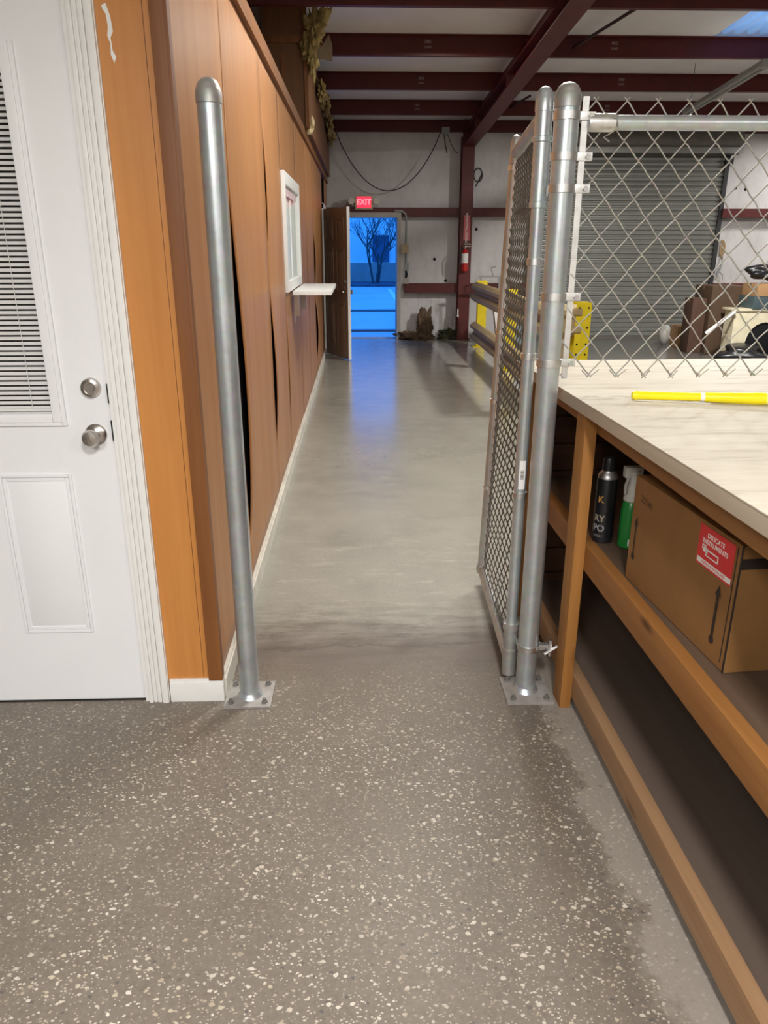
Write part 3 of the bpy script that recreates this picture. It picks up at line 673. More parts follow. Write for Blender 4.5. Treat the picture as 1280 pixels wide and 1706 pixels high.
# exit sign
ex_ = thing('exit_sign', 'lit red exit sign above the far doorway', 'sign', (.10, 13.27, 2.10))
MB().box(-.045, .245, 13.24, 13.30, 2.095, 2.305, .006).build('sign_housing', plain('tan plastic housing', (.50, .38, .26), .5), ex_)
MB().box(-.015, .215, 13.234, 13.241, 2.125, 2.290).build('sign_face', M['exitred'], ex_)
text_mesh('EXIT', .115, face_mat((.10, 13.232, 2.207), (1, 0, 0), (0, 0, 1)), .001, .004).build('sign_lettering', M['exitletter'], ex_)
for x in (-.105, .305):
    s_ = 1 if x > 0 else -1
    lp = MB().lathe([(.025, .03), (.05, .0), (.055, -.05), (.050, -.055)], (x, 13.26, 2.225), 'Y', 20)
    lp.tube([(x, 13.275, 2.20), (x-s_*.02, 13.28, 2.16), (x-s_*.065, 13.27, 2.15)], .010, 8)
    lp.build('emergency_lamp', plain('lamp head plastic', (.62, .57, .50), .3), ex_)
# conduit / switch / outlets right of exit door
cd = thing('wall_conduit', 'grey electrical conduit beside the exit doorway', 'conduit', (.8, 13.4, 0))
MB().tube([(.60, 13.27, 2.08), (.72, 13.26, 2.075), (.785, 13.27, 2.03), (.80, 13.29, 1.94), (.80, 13.29, 1.25), (.80, 13.29, .95)], .016, 10).build('conduit_pipe', M['greysteel'], cd)
MB().box(.72, .84, 13.22, 13.29, 1.42, 1.56, .006).build('switch_box', plain('tan switch box', (.46, .34, .19), .5), cd)
MB().box(.765, .845, 13.24, 13.30, 1.14, 1.26, .006).build('junction_box', M['greysteel'], cd)
MB().box(.755, .855, 13.24, 13.30, .93, 1.03, .006).build('outlet_box', M['frame'], cd)
MB().tube([(.80, 13.25, 1.13), (.81, 13.22, 1.08), (.80, 13.25, 1.03)], .02, 8).build('plug', M['rubber'], cd)
# extinguisher + sign
es = thing('fire_extinguisher_sign', 'tall faded red sign on the column above the extinguisher', 'sign', (1.80, 13.19, 1.6))
MB().box(1.745, 1.845, 13.190, 13.199, 1.62, 2.01).build('sign_plate', M['pink'], es)
text_mesh('FIRE\nEXTINGUISHER'.replace('\n', ' '), .052, face_mat((1.795, 13.188, 1.815), (0, 0, 1), (-1, 0, 0)), .0005, .0008).build('sign_lettering', M['white'], es)
fe = thing('fire_extinguisher', 'small red fire extinguisher hanging on the column', 'fire extinguisher', (1.77, 13.12, 1.15))
MB().lathe([(.01, 1.13), (.05, 1.14), (.055, 1.17), (.055, 1.42), (.045, 1.45), (.018, 1.475), (.018, 1.50)], (1.77, 13.12, 0)).build('cylinder_body', M['extred'], fe)
MB().lathe([(.056, 1.265), (.0565, 1.27), (.0565, 1.41), (.056, 1.415)], (1.77, 13.12, 0)).build('body_label', M['white'], fe)
MB().box(1.74, 1.86, 13.11, 13.13, 1.52, 1.535).box(1.75, 1.86, 13.11, 13.13, 1.555, 1.57).lathe([(.02, 1.495), (.02, 1.54)], (1.77, 13.12, 0)).build('valve_handle', M['chrome'], fe)
MB().tube([(1.75, 13.11, 1.51), (1.69, 13.10, 1.47), (1.685, 13.09, 1.35), (1.70, 13.08, 1.24)], .012, 8).build('hose', M['rubber'], fe)
# cables on far wall
pts = []
pts.append((-.42, 13.49, 3.22))
for i in range(25):
    t = i/24; x = -.33+t*(1.33+.33); z = 3.24-.86*(1-(2*t-1)**2)**.9
    pts.append((x, 13.27, z))
pts.append((1.36, 13.15, 3.235))
tag(MB().tube(pts, .008, 6).build('hanging_cable', M['cable']), 'thin dark cable drooping in a wide loop above the exit sign', 'cable')
dv_ = thing('ceiling_device', 'small grey box with dangling wires high on the far wall', 'junction box', (1.40, 13.15, 3.2))
MB().box(1.34, 1.46, 13.10, 13.20, 3.20, 3.30, .01).build('device_box', M['greysteel'], dv_)
MB().tube([(1.38, 13.15, 3.2), (1.40, 13.15, 3.05), (1.43, 13.14, 2.93)], .009, 6).tube([(1.43, 13.15, 3.2), (1.50, 13.15, 3.05), (1.56, 13.15, 2.95), (1.61, 13.15, 2.93)], .006, 6).build('loose_wire', M['cable'], dv_)
ck = [(1.96+.07*math.cos(a), 13.28+.01*math.sin(3*a), 2.62+.10*math.sin(a)) for a in [i*.4 for i in range(33)]]
tag(MB().tube(ck+[(1.93, 13.28, 2.45)], .011, 6).build('cable_coil', M['cable']), 'small coil of black cable on the wall right of the column', 'cable')
tag(MB().box(1.68, 1.70, 13.17, 13.19, .42, .52, .004).lathe([(.018, 0), (.018, .03)], (1.69, 13.18, .39)).build('column_hook', M['white']), 'small white hook low on the dark red column', 'hook')
# debris
blob('insulation_heap', (1.13, 13.30, .25), (.11, .06, .24), M['sacking'], 'brown torn insulation bulging out of the low wall panel', 'insulation', 31, cr=.25, hi=.4)
blob('debris_pile', (1.02, 13.30, .05), (.26, .12, .09), M['sacking'], 'low brown debris pile on the floor beside the exit doorway', 'debris', 32, cr=.4, hi=.6)
blob('leaf_litter', (1.56, 13.32, .05), (.16, .10, .10), M['moss'], 'dark mossy litter against the foot of the red column', 'debris', 33, cr=.4, hi=.7)
# wall holes near
hl = MB()
for x, z in ((1.30, 1.32), (1.50, .97), (2.0, 1.80), (6.35, 2.45), (6.52, 2.43)): hl.lathe([(.02, -.002), (.026, .001)], (x, 13.497, z), 'Y', 9)
struct('trim_10', hl, M['black'], 'small dark punctures in the far wall liner')

# ---------------------------------------------------------------- shutter
rs = thing('roller_shutter', 'grey ribbed roll-up steel shutter behind the fence', 'shutter', (4.5, 13.4, 0))
X0, X1 = 2.95, 6.06
cu = MB(); z = .03; prof = []
while z < 2.98:
    prof += [(13.400, z), (13.375, z+.016), (13.372, z+.050), (13.398, z+.062)]; z += .076
a = [cu.bm.verts.new((X0, y, z)) for y, z in prof]; b_ = [cu.bm.verts.new((X1, y, z)) for y, z in prof]
for i in range(len(prof)-1): cu.bm.faces.new((a[i], b_[i], b_[i+1], a[i+1]))
o = cu.build('shutter_curtain', M['shutter'], rs, sharp=False); o.modifiers.new('t', 'SOLIDIFY').thickness = .003
MB().box(X0, X1, 13.37, 13.41, 0, .035).build('bottom_bar', M['hood'], rs)
for x in (X0-.06, X1-.01):
    MB().box(x, x+.07, 13.34, 13.44, 0, 3.02).build('guide_track', M['red'] if False else M['cable'], rs)
MB().lathe([(.0, X0-.05), (.20, X0-.05), (.20, X1+.12), (.0, X1+.12)], (0, 13.26, 3.12), 'X', 32).build('coil_hood', M['hood'], rs)
MB().box(X0-.05, X1+.12, 13.04, 13.06, 2.93, 3.02, .004).build('hood_lip', M['shutter'], rs)
MB().box(X1+.06, X1+.16, 13.20, 13.32, 2.98, 3.12, .01).build('end_bracket', M['rubber'], rs)
MB().box(X1-.02, X1+.10, 13.3, 13.42, 2.78, 2.90).build('track_guide', M['rubber'], rs)

# ---------------------------------------------------------------- guardrail
gr = thing('guardrail', 'weathered two-beam guardrail running along the corridor to the far column', 'guardrail', (1.84, 10, 0))
def wbeam(mb, x, y0, y1, z0, z1, flip=1):
    h = z1-z0; P = [(0, 0), (-.03, .06), (-.075, .16), (-.075, .30), (-.01, .45), (-.01, .55), (-.075, .70), (-.075, .84), (-.03, .94), (0, 1)]
    out = [(x+a*flip, z0+b*h) for a, b in P]; inn = [(x+a*flip+.006, z0+b*h) for a, b in P][::-1]
    mb.prism(out+inn, y1-y0, 'Y', y0)
GX = 1.86
t = MB(); wbeam(t, GX, 7.55, 12.35, .69, 1.0); t.build('upper_beam', M['khaki'], gr)
t = MB(); wbeam(t, GX, 7.55, 12.35, .09, .39); t.build('lower_beam', M['khaki'], gr)
def gpost(x, y, p):
    a = MB().box(x-.07, x+.07, y-.06, y-.052, 0, 1.02).box(x-.07, x+.07, y+.052, y+.06, 0, 1.02).box(x-.004, x+.004, y-.052, y+.052, 0, 1.02)
    a.build('guard_post', M['yellow'], p)
    MB().box(x-.13, x+.13, y-.13, y+.13, 0, .014).lathe([(.09, .014), (.075, .06), (.05, .09)], (x, y, 0)).build('post_foot', M['yellow'], p)
for y in (12.28, 9.9): gpost(GX+.09, y, gr)
g2 = thing('guardrail_end', 'short guardrail return ending in a bright yellow bolted post', 'guardrail', (2.1, 7.5, 0))
t = MB()
for z0, z1 in ((.69, 1.0), (.09, .39)):
    P = [(0, 0), (-.03, .06), (-.07, .16), (-.07, .30), (-.01, .45), (-.01, .55), (-.07, .70), (-.07, .84), (-.03, .94), (0, 1)]
    out = [(7.55+a_, z0+b*(z1-z0)) for a_, b in P]; inn = [(7.556+a_, z0+b*(z1-z0)) for a_, b in P][::-1]
    t.prism(out+inn, .30, 'X', 1.88)
t.box(2.02, 2.10, 7.56, 7.62, .02, 1.0)
t.build('end_beam', M['khaki'], g2)
yp = MB().box(2.125, 2.275, 7.500, 7.510, 0, 1.02).box(2.125, 2.275, 7.640, 7.650, 0, 1.02).box(2.195, 2.205, 7.51, 7.64, 0, 1.02); yp.build('guard_post', M['yellow'], g2)
for z in (.36, .52, .62, .78, .90, .97):
    for x in (2.155, 2.245): MB().lathe([(.010, -.002), (.010, 0)], (x, 7.4995, z), 'Y', 10).build('bolt_hole', M['black'], g2)
# objects behind the guardrail
lb = thing('leaning_board', 'white board leaning behind the guardrail by the far yellow post', 'board', (2.24, 12.3, 0), local=True)
lb.rotation_euler = (0, math.radians(-9), 0)
MB().box(0, .05, -.05, .12, .02, .85).build('board', M['white'], lb)
gb = thing('grey_bin', 'grey bin seen through the gap of the guardrail', 'bin', (2.35, 12.4, 0))
MB().box(2.32, 2.60, 12.15, 12.5, 0, .70, .02).build('bin_body', plain('blue grey plastic', (.20, .25, .26), .5), gb)
MB().box(2.30, 2.62, 12.13, 12.52, .70, .74, .01).build('bin_rim', M['greysteel'], gb)
mr = thing('metal_stand', 'thin grey metal stand with a hooked top behind the guardrail', 'stand', (2.1, 12.6, 0))
MB().box(1.94, 2.30, 12.58, 12.61, 1.055, 1.085).build('crossbar', M['greysteel'], mr)
MB().box(1.96, 1.98, 12.585, 12.605, 0, 1.055).box(2.26, 2.28, 12.585, 12.605, 0, 1.055).build('stand_leg', M['greysteel'], mr)
MB().tube([(2.17, 12.59, 1.08), (2.14, 12.59, 1.16), (2.13, 12.59, 1.21), (2.21, 12.59, 1.22)], .009, 8).build('hook_rod', M['greysteel'], mr)

# ================================================================ OUTSIDE
tag(MB().box(-30, 40, 13.63, 90, -.14, -.04).build('parking_lot', M['asphalt']), 'blue lit parking lot outside the doorway', 'ground', kind='structure')
tag(MB().box(-2, 3, 14.9, 15.05, -.04, -.005).build('curb_line', M['curb']), 'dark curb line nearest the doorway outside', 'curb', 'dark lines across the lot')
tag(MB().box(-3, 4, 19.6, 19.85, -.04, -.005).build('curb_line', M['curb']), 'dark curb line in the middle of the lot outside', 'curb', 'dark lines across the lot')
o = MB().prism([(1.10, 23.5), (1.25, 23.5), (1.22, 30), (1.10, 30)], .006, 'Z', -.04).build('parking_line', M['white']); tag(o, 'white painted parking stripe outside', 'line')
tag(MB().box(-8, 12, 31.5, 34.8, -.04, .03).build('planting_bed', M['mulch']), 'dark planting bed along the building outside', 'planting bed')
bd = thing('office_building', 'pale building with a dark window across the parking lot', 'building', (.5, 36, 0))
MB().box(-14, 16, 35, 43, -.05, 9).build('facade_wall', M['stucco'], bd)
MB().box(-14, 16, 34.92, 35, -.05, .80).build('facade_base', M['wainscot'], bd)
for x0, x1 in ((.62, 1.36), (-2.6, -1.8), (3.6, 4.4)):
    o = MB().box(x0, x1, 34.93, 34.99, .84, 1.95).build('facade_window', M['darkglass'], bd)
tr_ = thing('bare_tree', 'bare leafless tree standing before the building outside', 'tree', (.72, 32.8, 0))
tm = MB(); rnd = random.Random(11)
def limb(p, d, ln, r, lv):
    pts = [p]; q = p.copy(); dd = d.copy()
    for i in range(4):
        dd = (dd+Vector((rnd.uniform(-.18, .18), rnd.uniform(-.1, .1), rnd.uniform(-.05, .12)))).normalized(); q = q+dd*ln/4; pts.append(q.copy())
    tm.tube(pts, [r*(1-.13*i) for i in range(5)], 6, False)
    if lv > 0:
        for k in range(3 if lv > 1 else 4):
            s_ = pts[rnd.choice((2, 3, 4))]; nd = (dd+Vector((rnd.uniform(-.9, .9), rnd.uniform(-.5, .5), rnd.uniform(-.1, .5)))).normalized()
            limb(s_, nd, ln*rnd.uniform(.6, .85), r*.58, lv-1)
for dx, tilt in ((0, -.35), (.12, .05), (.2, .42)):
    limb(Vector((.62+dx, 32.8, 0)), Vector((tilt*.5, 0, 1)).normalized(), 1.25, .055, 4)
tm.build('trunk_and_branches', M['bark'], tr_, sharp=False)

# ================================================================ POSTS
def dome(mb, x, y, z, r):
    mb.lathe([(r*.98, z-.03), (r*1.06, z-.028), (r*1.06, z+.004), (r*1.0, z+.007), (r*.93, z+.016), (r*.76, z+.027), (r*.45, z+.035), (.001, z+.038)], (x, y, 0), 'Z', 32)
def post(name, label, x, y, h, r, plate):
    t = thing(name, label, 'pole', (x, y, 0))
    MB().tube([(x, y, .008), (x, y, h-.04)], r, 36).build('post_shaft', M['galv'], t)
    c_ = MB(); dome(c_, x, y, h-.046, r); c_.build('post_cap', M['galvdark'], t)
    MB().box(plate[0], plate[1], plate[2], plate[3], 0, .009, .002).build('base_plate', M['plate'], t)
    MB().lathe([(r*1.35, .008), (r*1.18, .016), (r*1.02, .026)], (x, y, 0)).build('weld_collar', M['galv'], t)
    for bx in (plate[0]+.024, plate[1]-.024):
        for by in (plate[2]+.024, plate[3]-.024):
            MB().lathe([(.011, .009), (.011, .017), (.006, .017), (.006, .027), (.002, .028)], (bx, by, 0), 'Z', 6).build('anchor_bolt', M['bolt'], t)
    return t
lp_ = post('steel_pole', 'free-standing galvanised pole with domed cap beside the wood wall', -.411, 2.366, 1.995, .0345, (-.496, -.328, 2.287, 2.452))
RX, RY = .5975, 2.372
rp = post('fence_post', 'thick galvanised fence post with domed cap carrying the gate', RX, RY, 1.99, .0355, (.516, .684, 2.278, 2.45))
fp = thing('chain_link_fence', 'chain-link fence panel hanging above the counter', 'fence', (1.4, RY, 1.1))
def band(p, z, x=RX, y=RY, r=.0355, w=.022, dirx=1, ext=.045):
    mb = MB().lathe([(r+.0003, z-w/2), (r+.0035, z-w/2), (r+.0035, z+w/2), (r+.0003, z+w/2)], (x, y, 0), 'Z', 32)
    a0 = x+dirx*(r+.001); a1 = x+dirx*(r+ext)
    mb.box(min(a0, a1), max(a0, a1), y-.012, y-.008, z-w/2, z+w/2, .001).box(min(a0, a1), max(a0, a1), y+.004, y+.008, z-w/2, z+w/2, .001)
    mb.build('tension_band', M['alum'], p)
    cx = x+dirx*(r+ext-.014)
    MB().lathe([(.008, -.020), (.008, -.012), (.005, -.012), (.005, .012), (.009, .012), (.009, .018)], (cx, y, z), 'Y', 6).build('carriage_bolt', M['galvdark'], p)
for z in (1.895, 1.79, 1.40): band(rp, z)
band(rp, 1.705)
band(rp, 1.20)
band(rp, .185, ext=.05)
# tension bar
MB().box(.640, .658, RY-.006, RY-.001, 1.15, 1.945).build('tension_bar', M['alum'], fp)
# top rail
MB().tube([(.672, RY, 1.879), (2.25, RY, 1.879)], .0205, 24).build('top_rail', M['galv'], fp)
MB().lathe([(.012, .655), (.023, .660), (.0245, .668), (.0245, .735), (.021, .738)], (0, RY, 1.879), 'X', 24).build('rail_end_cup', M['alum'], fp)
MB().tube([(.70, RY-.024, 1.90), (.735, RY-.026, 1.886), (.742, RY-.022, 1.862), (.715, RY-.024, 1.846), (.70, RY-.030, 1.838), (.716, RY-.034, 1.826)], .0022, 6).build('tie_wire', M['wire'], fp)
MB().tube([(2.25, RY, 1.12), (2.25, RY, 1.99)], .035, 24).build('end_post', M['galv'], fp)
def chain(x0, x1, z0, z1, ox, oz, w=.0885, h=.1032, r=.0023, fn=None, yy=RY):
    """woven wires: adjacent zig-zags hook round each other at the knuckles"""
    mb = MB(); hw = w/2; i0 = int(math.floor((x0-ox)/hw))-1; i1 = int(math.ceil((x1-ox)/hw))+1
    for i in range(i0, i1+1):
        base = ox+i*hw; pts = []
        j0 = int(math.floor((z0-oz)/(h/2))); j1 = int(math.ceil((z1-oz)/(h/2)))
        for j in range(j0, j1+1):
            # wire i touches its left column on even (i+j), right column on odd
            x = base if (i+j) % 2 == 0 else base+hw
            z = oz+j*h/2; s_ = 1 if x > base else -1
            if z < z0-.002 or z > z1+.002 or x < x0-.001 or x > x1+.001: 
                if len(pts) > 3: mb.tube([fn(p) if fn else p for p in pts], r, 5, False)
                pts = []; continue
            pts += [(x-s_*.007, yy-.0035, z-.008), (x+s_*.002, yy, z), (x-s_*.007, yy+.0035, z+.008)]
        if len(pts) > 3: mb.tube([fn(p) if fn else p for p in pts], r, 5, False)
    return mb
cm = chain(.636, 2.235, 1.158, 1.936, .683-.0885*3, 1.831-.1032*12, fn=lambda p: (p[0]+.004*math.sin(p[2]*19), p[1]+.004*math.sin(p[0]*7+p[2]*5), p[2]+.002*math.sin(p[0]*11)))
rnd = random.Random(2)
x = .683+.0885/2
while x < 2.2:
    a_ = rnd.uniform(.6, 1.2)
    cm.tube([(x+.004, RY, 1.166), (x-.006, RY-.004, 1.158), (x-.020*a_, RY-.006, 1.176)], .0018, 5, False)
    cm.tube([(x-.004, RY, 1.166), (x+.006, RY-.004, 1.158), (x+.026*a_, RY-.006, 1.172+.006*a_)], .0018, 5, False)
    x += .0885
cm.build('chain_link_mesh', M['wire'], fp, sharp=False)

# ---------------------------------------------------------------- gate (open, swung away from camera)
ga = thing('chain_link_gate', 'narrow chain-link gate standing open against the counter', 'gate', (.547, 2.435, 0))
HX, HY = .547, 2.440
def gp(s, z):           # s along gate 0..1, z height -> world
    return Vector((HX+(.026+.058*(z/1.9))*s, HY+.84*s, z))
MB().tube([gp(0, .07), gp(0, 1.94)], .0205, 24).build('hinge_stile', M['galv'], ga)
sv = MB().tube([gp(0, 1.655), gp(0, 1.95)], .0255, 24); dome(sv, HX, HY, 1.945, .0255)
sv.lathe([(.0256, 1.835), (.030, 1.837), (.030, 1.849), (.0256, 1.851)], (HX, HY, 0)); sv.lathe([(.0205, 1.655), (.0275, 1.656), (.0275, 1.672), (.0256, 1.673)], (HX, HY, 0))
sv.build('upper_hinge_sleeve', M['galv'], ga)
lw = MB().tube([gp(0, .035), gp(0, .245)], .0255, 24).lathe([(.0256, .22), (.0305, .222), (.0305, .246), (.0256, .248)], (HX, HY, 0)).lathe([(.0256, .13), (.029, .132), (.029, .142), (.0256, .144)], (HX, HY, 0))
lw.lathe([(.008, .012), (.008, .04)], (HX, HY, 0)); lw.build('lower_hinge_sleeve', M['galvdark'], ga)
for z in (1.405, .955, .62):
    pass
for z in (1.21, .74, 1.50):
    MB().lathe([(.0207, z-.011), (.0245, z-.010), (.0245, z+.010), (.0207, z+.011)], (HX, HY, 0)).build('stile_band', M['alum'], ga)
for z in (1.70, .185):
    MB().box(HX+.015, RX-.03, HY-.045, HY-.020, z-.014, z+.014, .003).build('hinge_strap', M['alum'], ga)
    if z < 1: MB().tube([(RX+.075, RY-.02, z-.03), (RX+.075, RY-.02, z+.035)], .006, 8).tube([(RX+.055, RY-.025, z-.02), (RX+.10, RY-.025, z+.012)], .006, 8).build('wing_bolt', M['alum'], ga)
MB().tube([gp(1, .10), gp(1, 1.93)], .0205, 24).build('latch_stile', M['galvdark'], ga)
cp = MB(); e = gp(1, 1.93); dome(cp, e.x, e.y, 1.925, .0205); cp.build('stile_cap', M['galvdark'], ga)
MB().tube([gp(0, .085), gp(1, .085)], .0205, 20).lathe([(.001, -.03), (.022, -.022), (.027, 0), (.022, .022), (.001, .03)], tuple(gp(1, .09)), 'Z', 20).build('bottom_rail', M['galvdark'], ga)
MB().tube([gp(0, 1.905), gp(1, 1.895)], .0205, 20).build('top_rail', M['galvdark'], ga)
for z in (1.84, 1.2, .9, .5):
    p = gp(1, z); MB().lathe([(.0207, z-.010), (.0245, z-.009), (.0245, z+.009), (.0207, z+.010)], (p.x, p.y, 0)).box(p.x-.004, p.x+.004, p.y-.05, p.y-.018, z-.009, z+.009).build('tension_band', M['alum'], ga)
MB().tube([gp(.94, .12), gp(.94, 1.86)], .006, 8).build('tension_bar', M['alum'], ga)
gm = chain(.03, .82, .10, 1.86, .0, .1, w=.070, h=.078, r=.0022, yy=0, fn=lambda p: gp(p[0]/.85, p[2])+Vector((p[1]*1.0, 0, 0)))
gm.build('chain_link_mesh', M['oldwire'], ga, sharp=False)
# barcode sticker on hinge stile
def onstile(w, z0, z1, name, m, R=.0209, a0=-PI/2-.0):
    mb = MB(); n = 8; A = []
    for i in range(n+1):
        a = a0-w/2/R+(w/R)*i/n
        A.append([mb.bm.verts.new((HX+R*math.cos(a), HY+R*math.sin(a), z)) for z in (z0, z1)])
    for i in range(n): mb.bm.faces.new((A[i][0], A[i+1][0], A[i+1][1], A[i][1]))
    return mb.build(name, m, ga, sharp=False)
o = onstile(.022, .765, .865, 'sticker', M['white'], .0212); o['label'] = 'white barcode sticker'
o.modifiers.new('t', 'SOLIDIFY').thickness = .0004
bc = MB()
for k in range(9):
    z = .800+.0036*k; n = 5; A = []
    h_ = .0018 if k % 3 else .0026
    for i in range(n+1):
        a = -PI/2-.30+.55*i/n; A.append([bc.bm.verts.new((HX+.0217*math.cos(a), HY+.0217*math.sin(a), zz)) for zz in (z, z+h_)])
    for i in range(n): bc.bm.faces.new((A[i][0], A[i+1][0], A[i+1][1], A[i][1]))
bc.build('barcode', M['ink'], ga, sharp=False)

# ================================================================ COUNTER (local frame: x into the counter, y away from camera, origin at front edge)
CA = math.atan(.0369)
ct = thing('workbench', 'wood framed workbench counter with two open shelves, right side', 'workbench', (.668, 2.49, 0), CA, local=True)
YB, YF = .60, -2.9          # back end, near end
MB().box(.001, 1.30, YF, YB, 1.062, 1.0995, .001).build('edge_band', M['lamedge'], ct)
MB().box(0, 1.30, YF, YB, 1.0995, 1.102).build('worktop', M['lam'], ct)
def skew(mb):
    for v in mb.bm.verts: v.co.x += .0174*v.co.y
    return mb
rail0 = .0627
skew(MB().box(rail0, rail0+.038, YF+.02, YB-.14, .998, 1.062, .001)).build('apron', M['lumber'], ct)
MB().box(.02, 1.25, YB-.075, YB-.04, .99, 1.062).build('end_apron', M['lumber'], ct)
def leg(x, y): return skew(MB().box(x, x+.038, y, y+.089, .0, 1.062, .002)).build('leg', M['stud'], ct)
leg(.0245, -.235); leg(.0245, YB-.13); leg(.0245, -1.90); leg(1.2, -.235); leg(1.2, YB-.13); leg(1.2, -1.90)
skew(MB().box(rail0, rail0+.038, YF+.02, YB-.14, .535, .624, .002)).build('shelf_rail', M['lumber'], ct)
skew(MB().box(rail0, rail0+.038, YF+.02, YB-.14, .045, .134, .002)).build('bottom_rail', M['palelumber'], ct)
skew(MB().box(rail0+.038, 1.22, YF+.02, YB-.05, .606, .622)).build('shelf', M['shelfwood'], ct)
skew(MB().box(rail0+.038, 1.22, YF+.02, YB-.05, .112, .130)).build('bottom_shelf', M['greyshelf'], ct)
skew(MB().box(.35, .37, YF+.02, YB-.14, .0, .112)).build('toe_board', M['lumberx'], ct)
pl = MB()
pl.box(.03, 1.25, YB-.040, YB-.030, .04, 1.05)
for k in range(8): pl.box(.03, 1.25, YB-.055, YB-.037, .06+k*.118, .06+k*.118+.110, .002)
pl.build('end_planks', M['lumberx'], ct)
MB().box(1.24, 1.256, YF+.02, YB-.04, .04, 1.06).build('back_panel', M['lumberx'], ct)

# yellow wand on counter
CZ = 1.1025
tw = thing('yellow_wand', 'bright yellow plastic wand lying on the worktop', 'wand', (.83, 2.27, CZ))
A_, B_ = Vector((.832, 2.262, CZ+.0135)), Vector((1.50, 2.105, CZ+.0185)); d = (B_-A_).normalized()
def pt(s): return A_+d*s
MB().tube([pt(0), pt(.004), pt(.012), pt(.018), pt(.20)], [.004, .012, .0145, .0125, .0125], 18).build('wand_tip', M['toolyellow'], tw)
MB().tube([pt(.20), pt(.212)], .013, 18).build('joint_ring', M['white'], tw)
MB().tube([pt(.212), pt(.22), pt(.36), pt(.382)], [.0135, .0145, .019, .018], 20).build('wand_grip', M['toolyellow'], tw)
MB().tube([pt(.382), pt(.40), pt(.47), pt(.48)], [.017, .0185, .0185, .012], 20).build('wand_end', M['toolpale'], tw)
ws = MB().prism([(.835, 2.246), (.845, 2.256), (.93, 2.230), (1.05, 2.195), (1.048, 2.187), (.95, 2.212)], .0015, 'Z', CZ)
tag(ws.build('paper_strip', M['white']), 'thin white paper strip on the worktop under the yellow wand', 'paper')

# ---------------------------------------------------------------- shelf goods
SZ = .6225
# carton: front face corners from (.82..,2.05) to (.826,1.472)
bxo = thing('cardboard_box', 'brown cardboard box with red warning label on the middle shelf', 'box', (.826, 1.472, SZ), math.radians(4.8), local=True)
BW, BH, BD = .54, .315, .36   # along y, height, depth
cb = MB().box(0, BD, 0, BW, .001, BH, .004)
cb.build('carton', M['card'], bxo)
fr = face_mat((-.0008, BW/2, BH/2), (0, -1, 0), (0, 0, 1))       # right = -y , up = z ; normal = -x
def onface(cx, cz, w, h, name, m, off=.0004, parent=bxo):
    mb = MB(); mb.box(-w/2, w/2, -h/2, h/2, 0, .0004, 0, fr @ Matrix.Translation((cx, cz, off)))
    return mb.build(name, m, parent)
lb_ = onface(.168, .098, .150, .100, 'warning_label', M['redlabel']); lb_['label'] = 'red DELICATE INSTRUMENTS label'
text_mesh('DELICATE\nINSTRUMENTS', .0165, fr @ Matrix.Translation((.165, .120, .001)), .0001, .0003).build('label_lettering', M['white'], lb_)
hd = MB()
for (x0, x1, y0, y1) in ((.130, .185, .090, .094), (.130, .134, .078, .094), (.118, .138, .084, .096), (.181, .185, .076, .094), (.130, .185, .076, .079), (.112, .130, .098, .101), (.112, .115, .088, .10)):
    hd.box(x0, x1, y0, y1, 0, .0004, 0, fr @ Matrix.Translation((0, 0.002, .001)))
hd.build('label_pictogram', M['white'], lb_)
hb = MB().box(.097, .243, .0515, .0645, 0, .0004, 0, fr @ Matrix.Translation((0, 0.002, .001))); hbo = hb.build('label_strip', M['white'], lb_)
text_mesh('HANDLE WITH CARE', .0105, fr @ Matrix.Translation((.17, .060, .0016)), .0001).build('strip_lettering', M['redlabel'], hbo)
def arrow(cx, z0, z1, w=.010):
    a = MB(); T = fr @ Matrix.Translation((cx, 0, .0006))
    a.box(-w/2, w/2, z0+.012, z1-.02, 0, .0004, 0, T)
    vs = [T @ Vector(p) for p in ((-.5*w-.009, z1-.030, .0002), (0, z1, .0002), (.5*w+.009, z1-.030, .0002), (.3*w, z1-.022, .0002), (-.3*w, z1-.022, .0002))]
    a.bm.faces.new([a.bm.verts.new(v) for v in (vs[0], vs[1], vs[4])]); a.bm.faces.new([a.bm.verts.new(v) for v in (vs[1], vs[2], vs[3])]); a.bm.faces.new([a.bm.verts.new(v) for v in (vs[1], vs[3], vs[4])])
    a.lathe([(.010, 0), (.010, .0004)], (0, z0+.008, 0), 'Z', 14, T)
    return a.build('printed_arrow', M['ink'], bxo)
arrow(.205, -.112, .036, .010); arrow(-.235, -.085, .045, .006)
text_mesh('25540', .028, fr @ Matrix.Translation((-.190, .100, .0006)) @ Matrix.Rotation(math.radians(-4), 4, 'Z'), .0001, .0001).build('marker_writing', plain('faint marker', (.13, .06, .03), .7), bxo)
MB().box(-.0014, .0006, .0, .005, 0, BH).box(-.0014, .0006, .018, .020, .02, BH-.01).box(.0, .08, -.0012, .0004, BH-.055, BH-.03).build('glue_seam', M['ink'], bxo)
# second box behind, same shelf
b2 = thing('cardboard_box', 'plain cardboard box behind the labelled one on the middle shelf', 'box', (1.30, 1.50, SZ), 0, local=True)
MB().box(0, .3, 0, .4, .001, .30, .004).build('carton', M['card'], b2); 

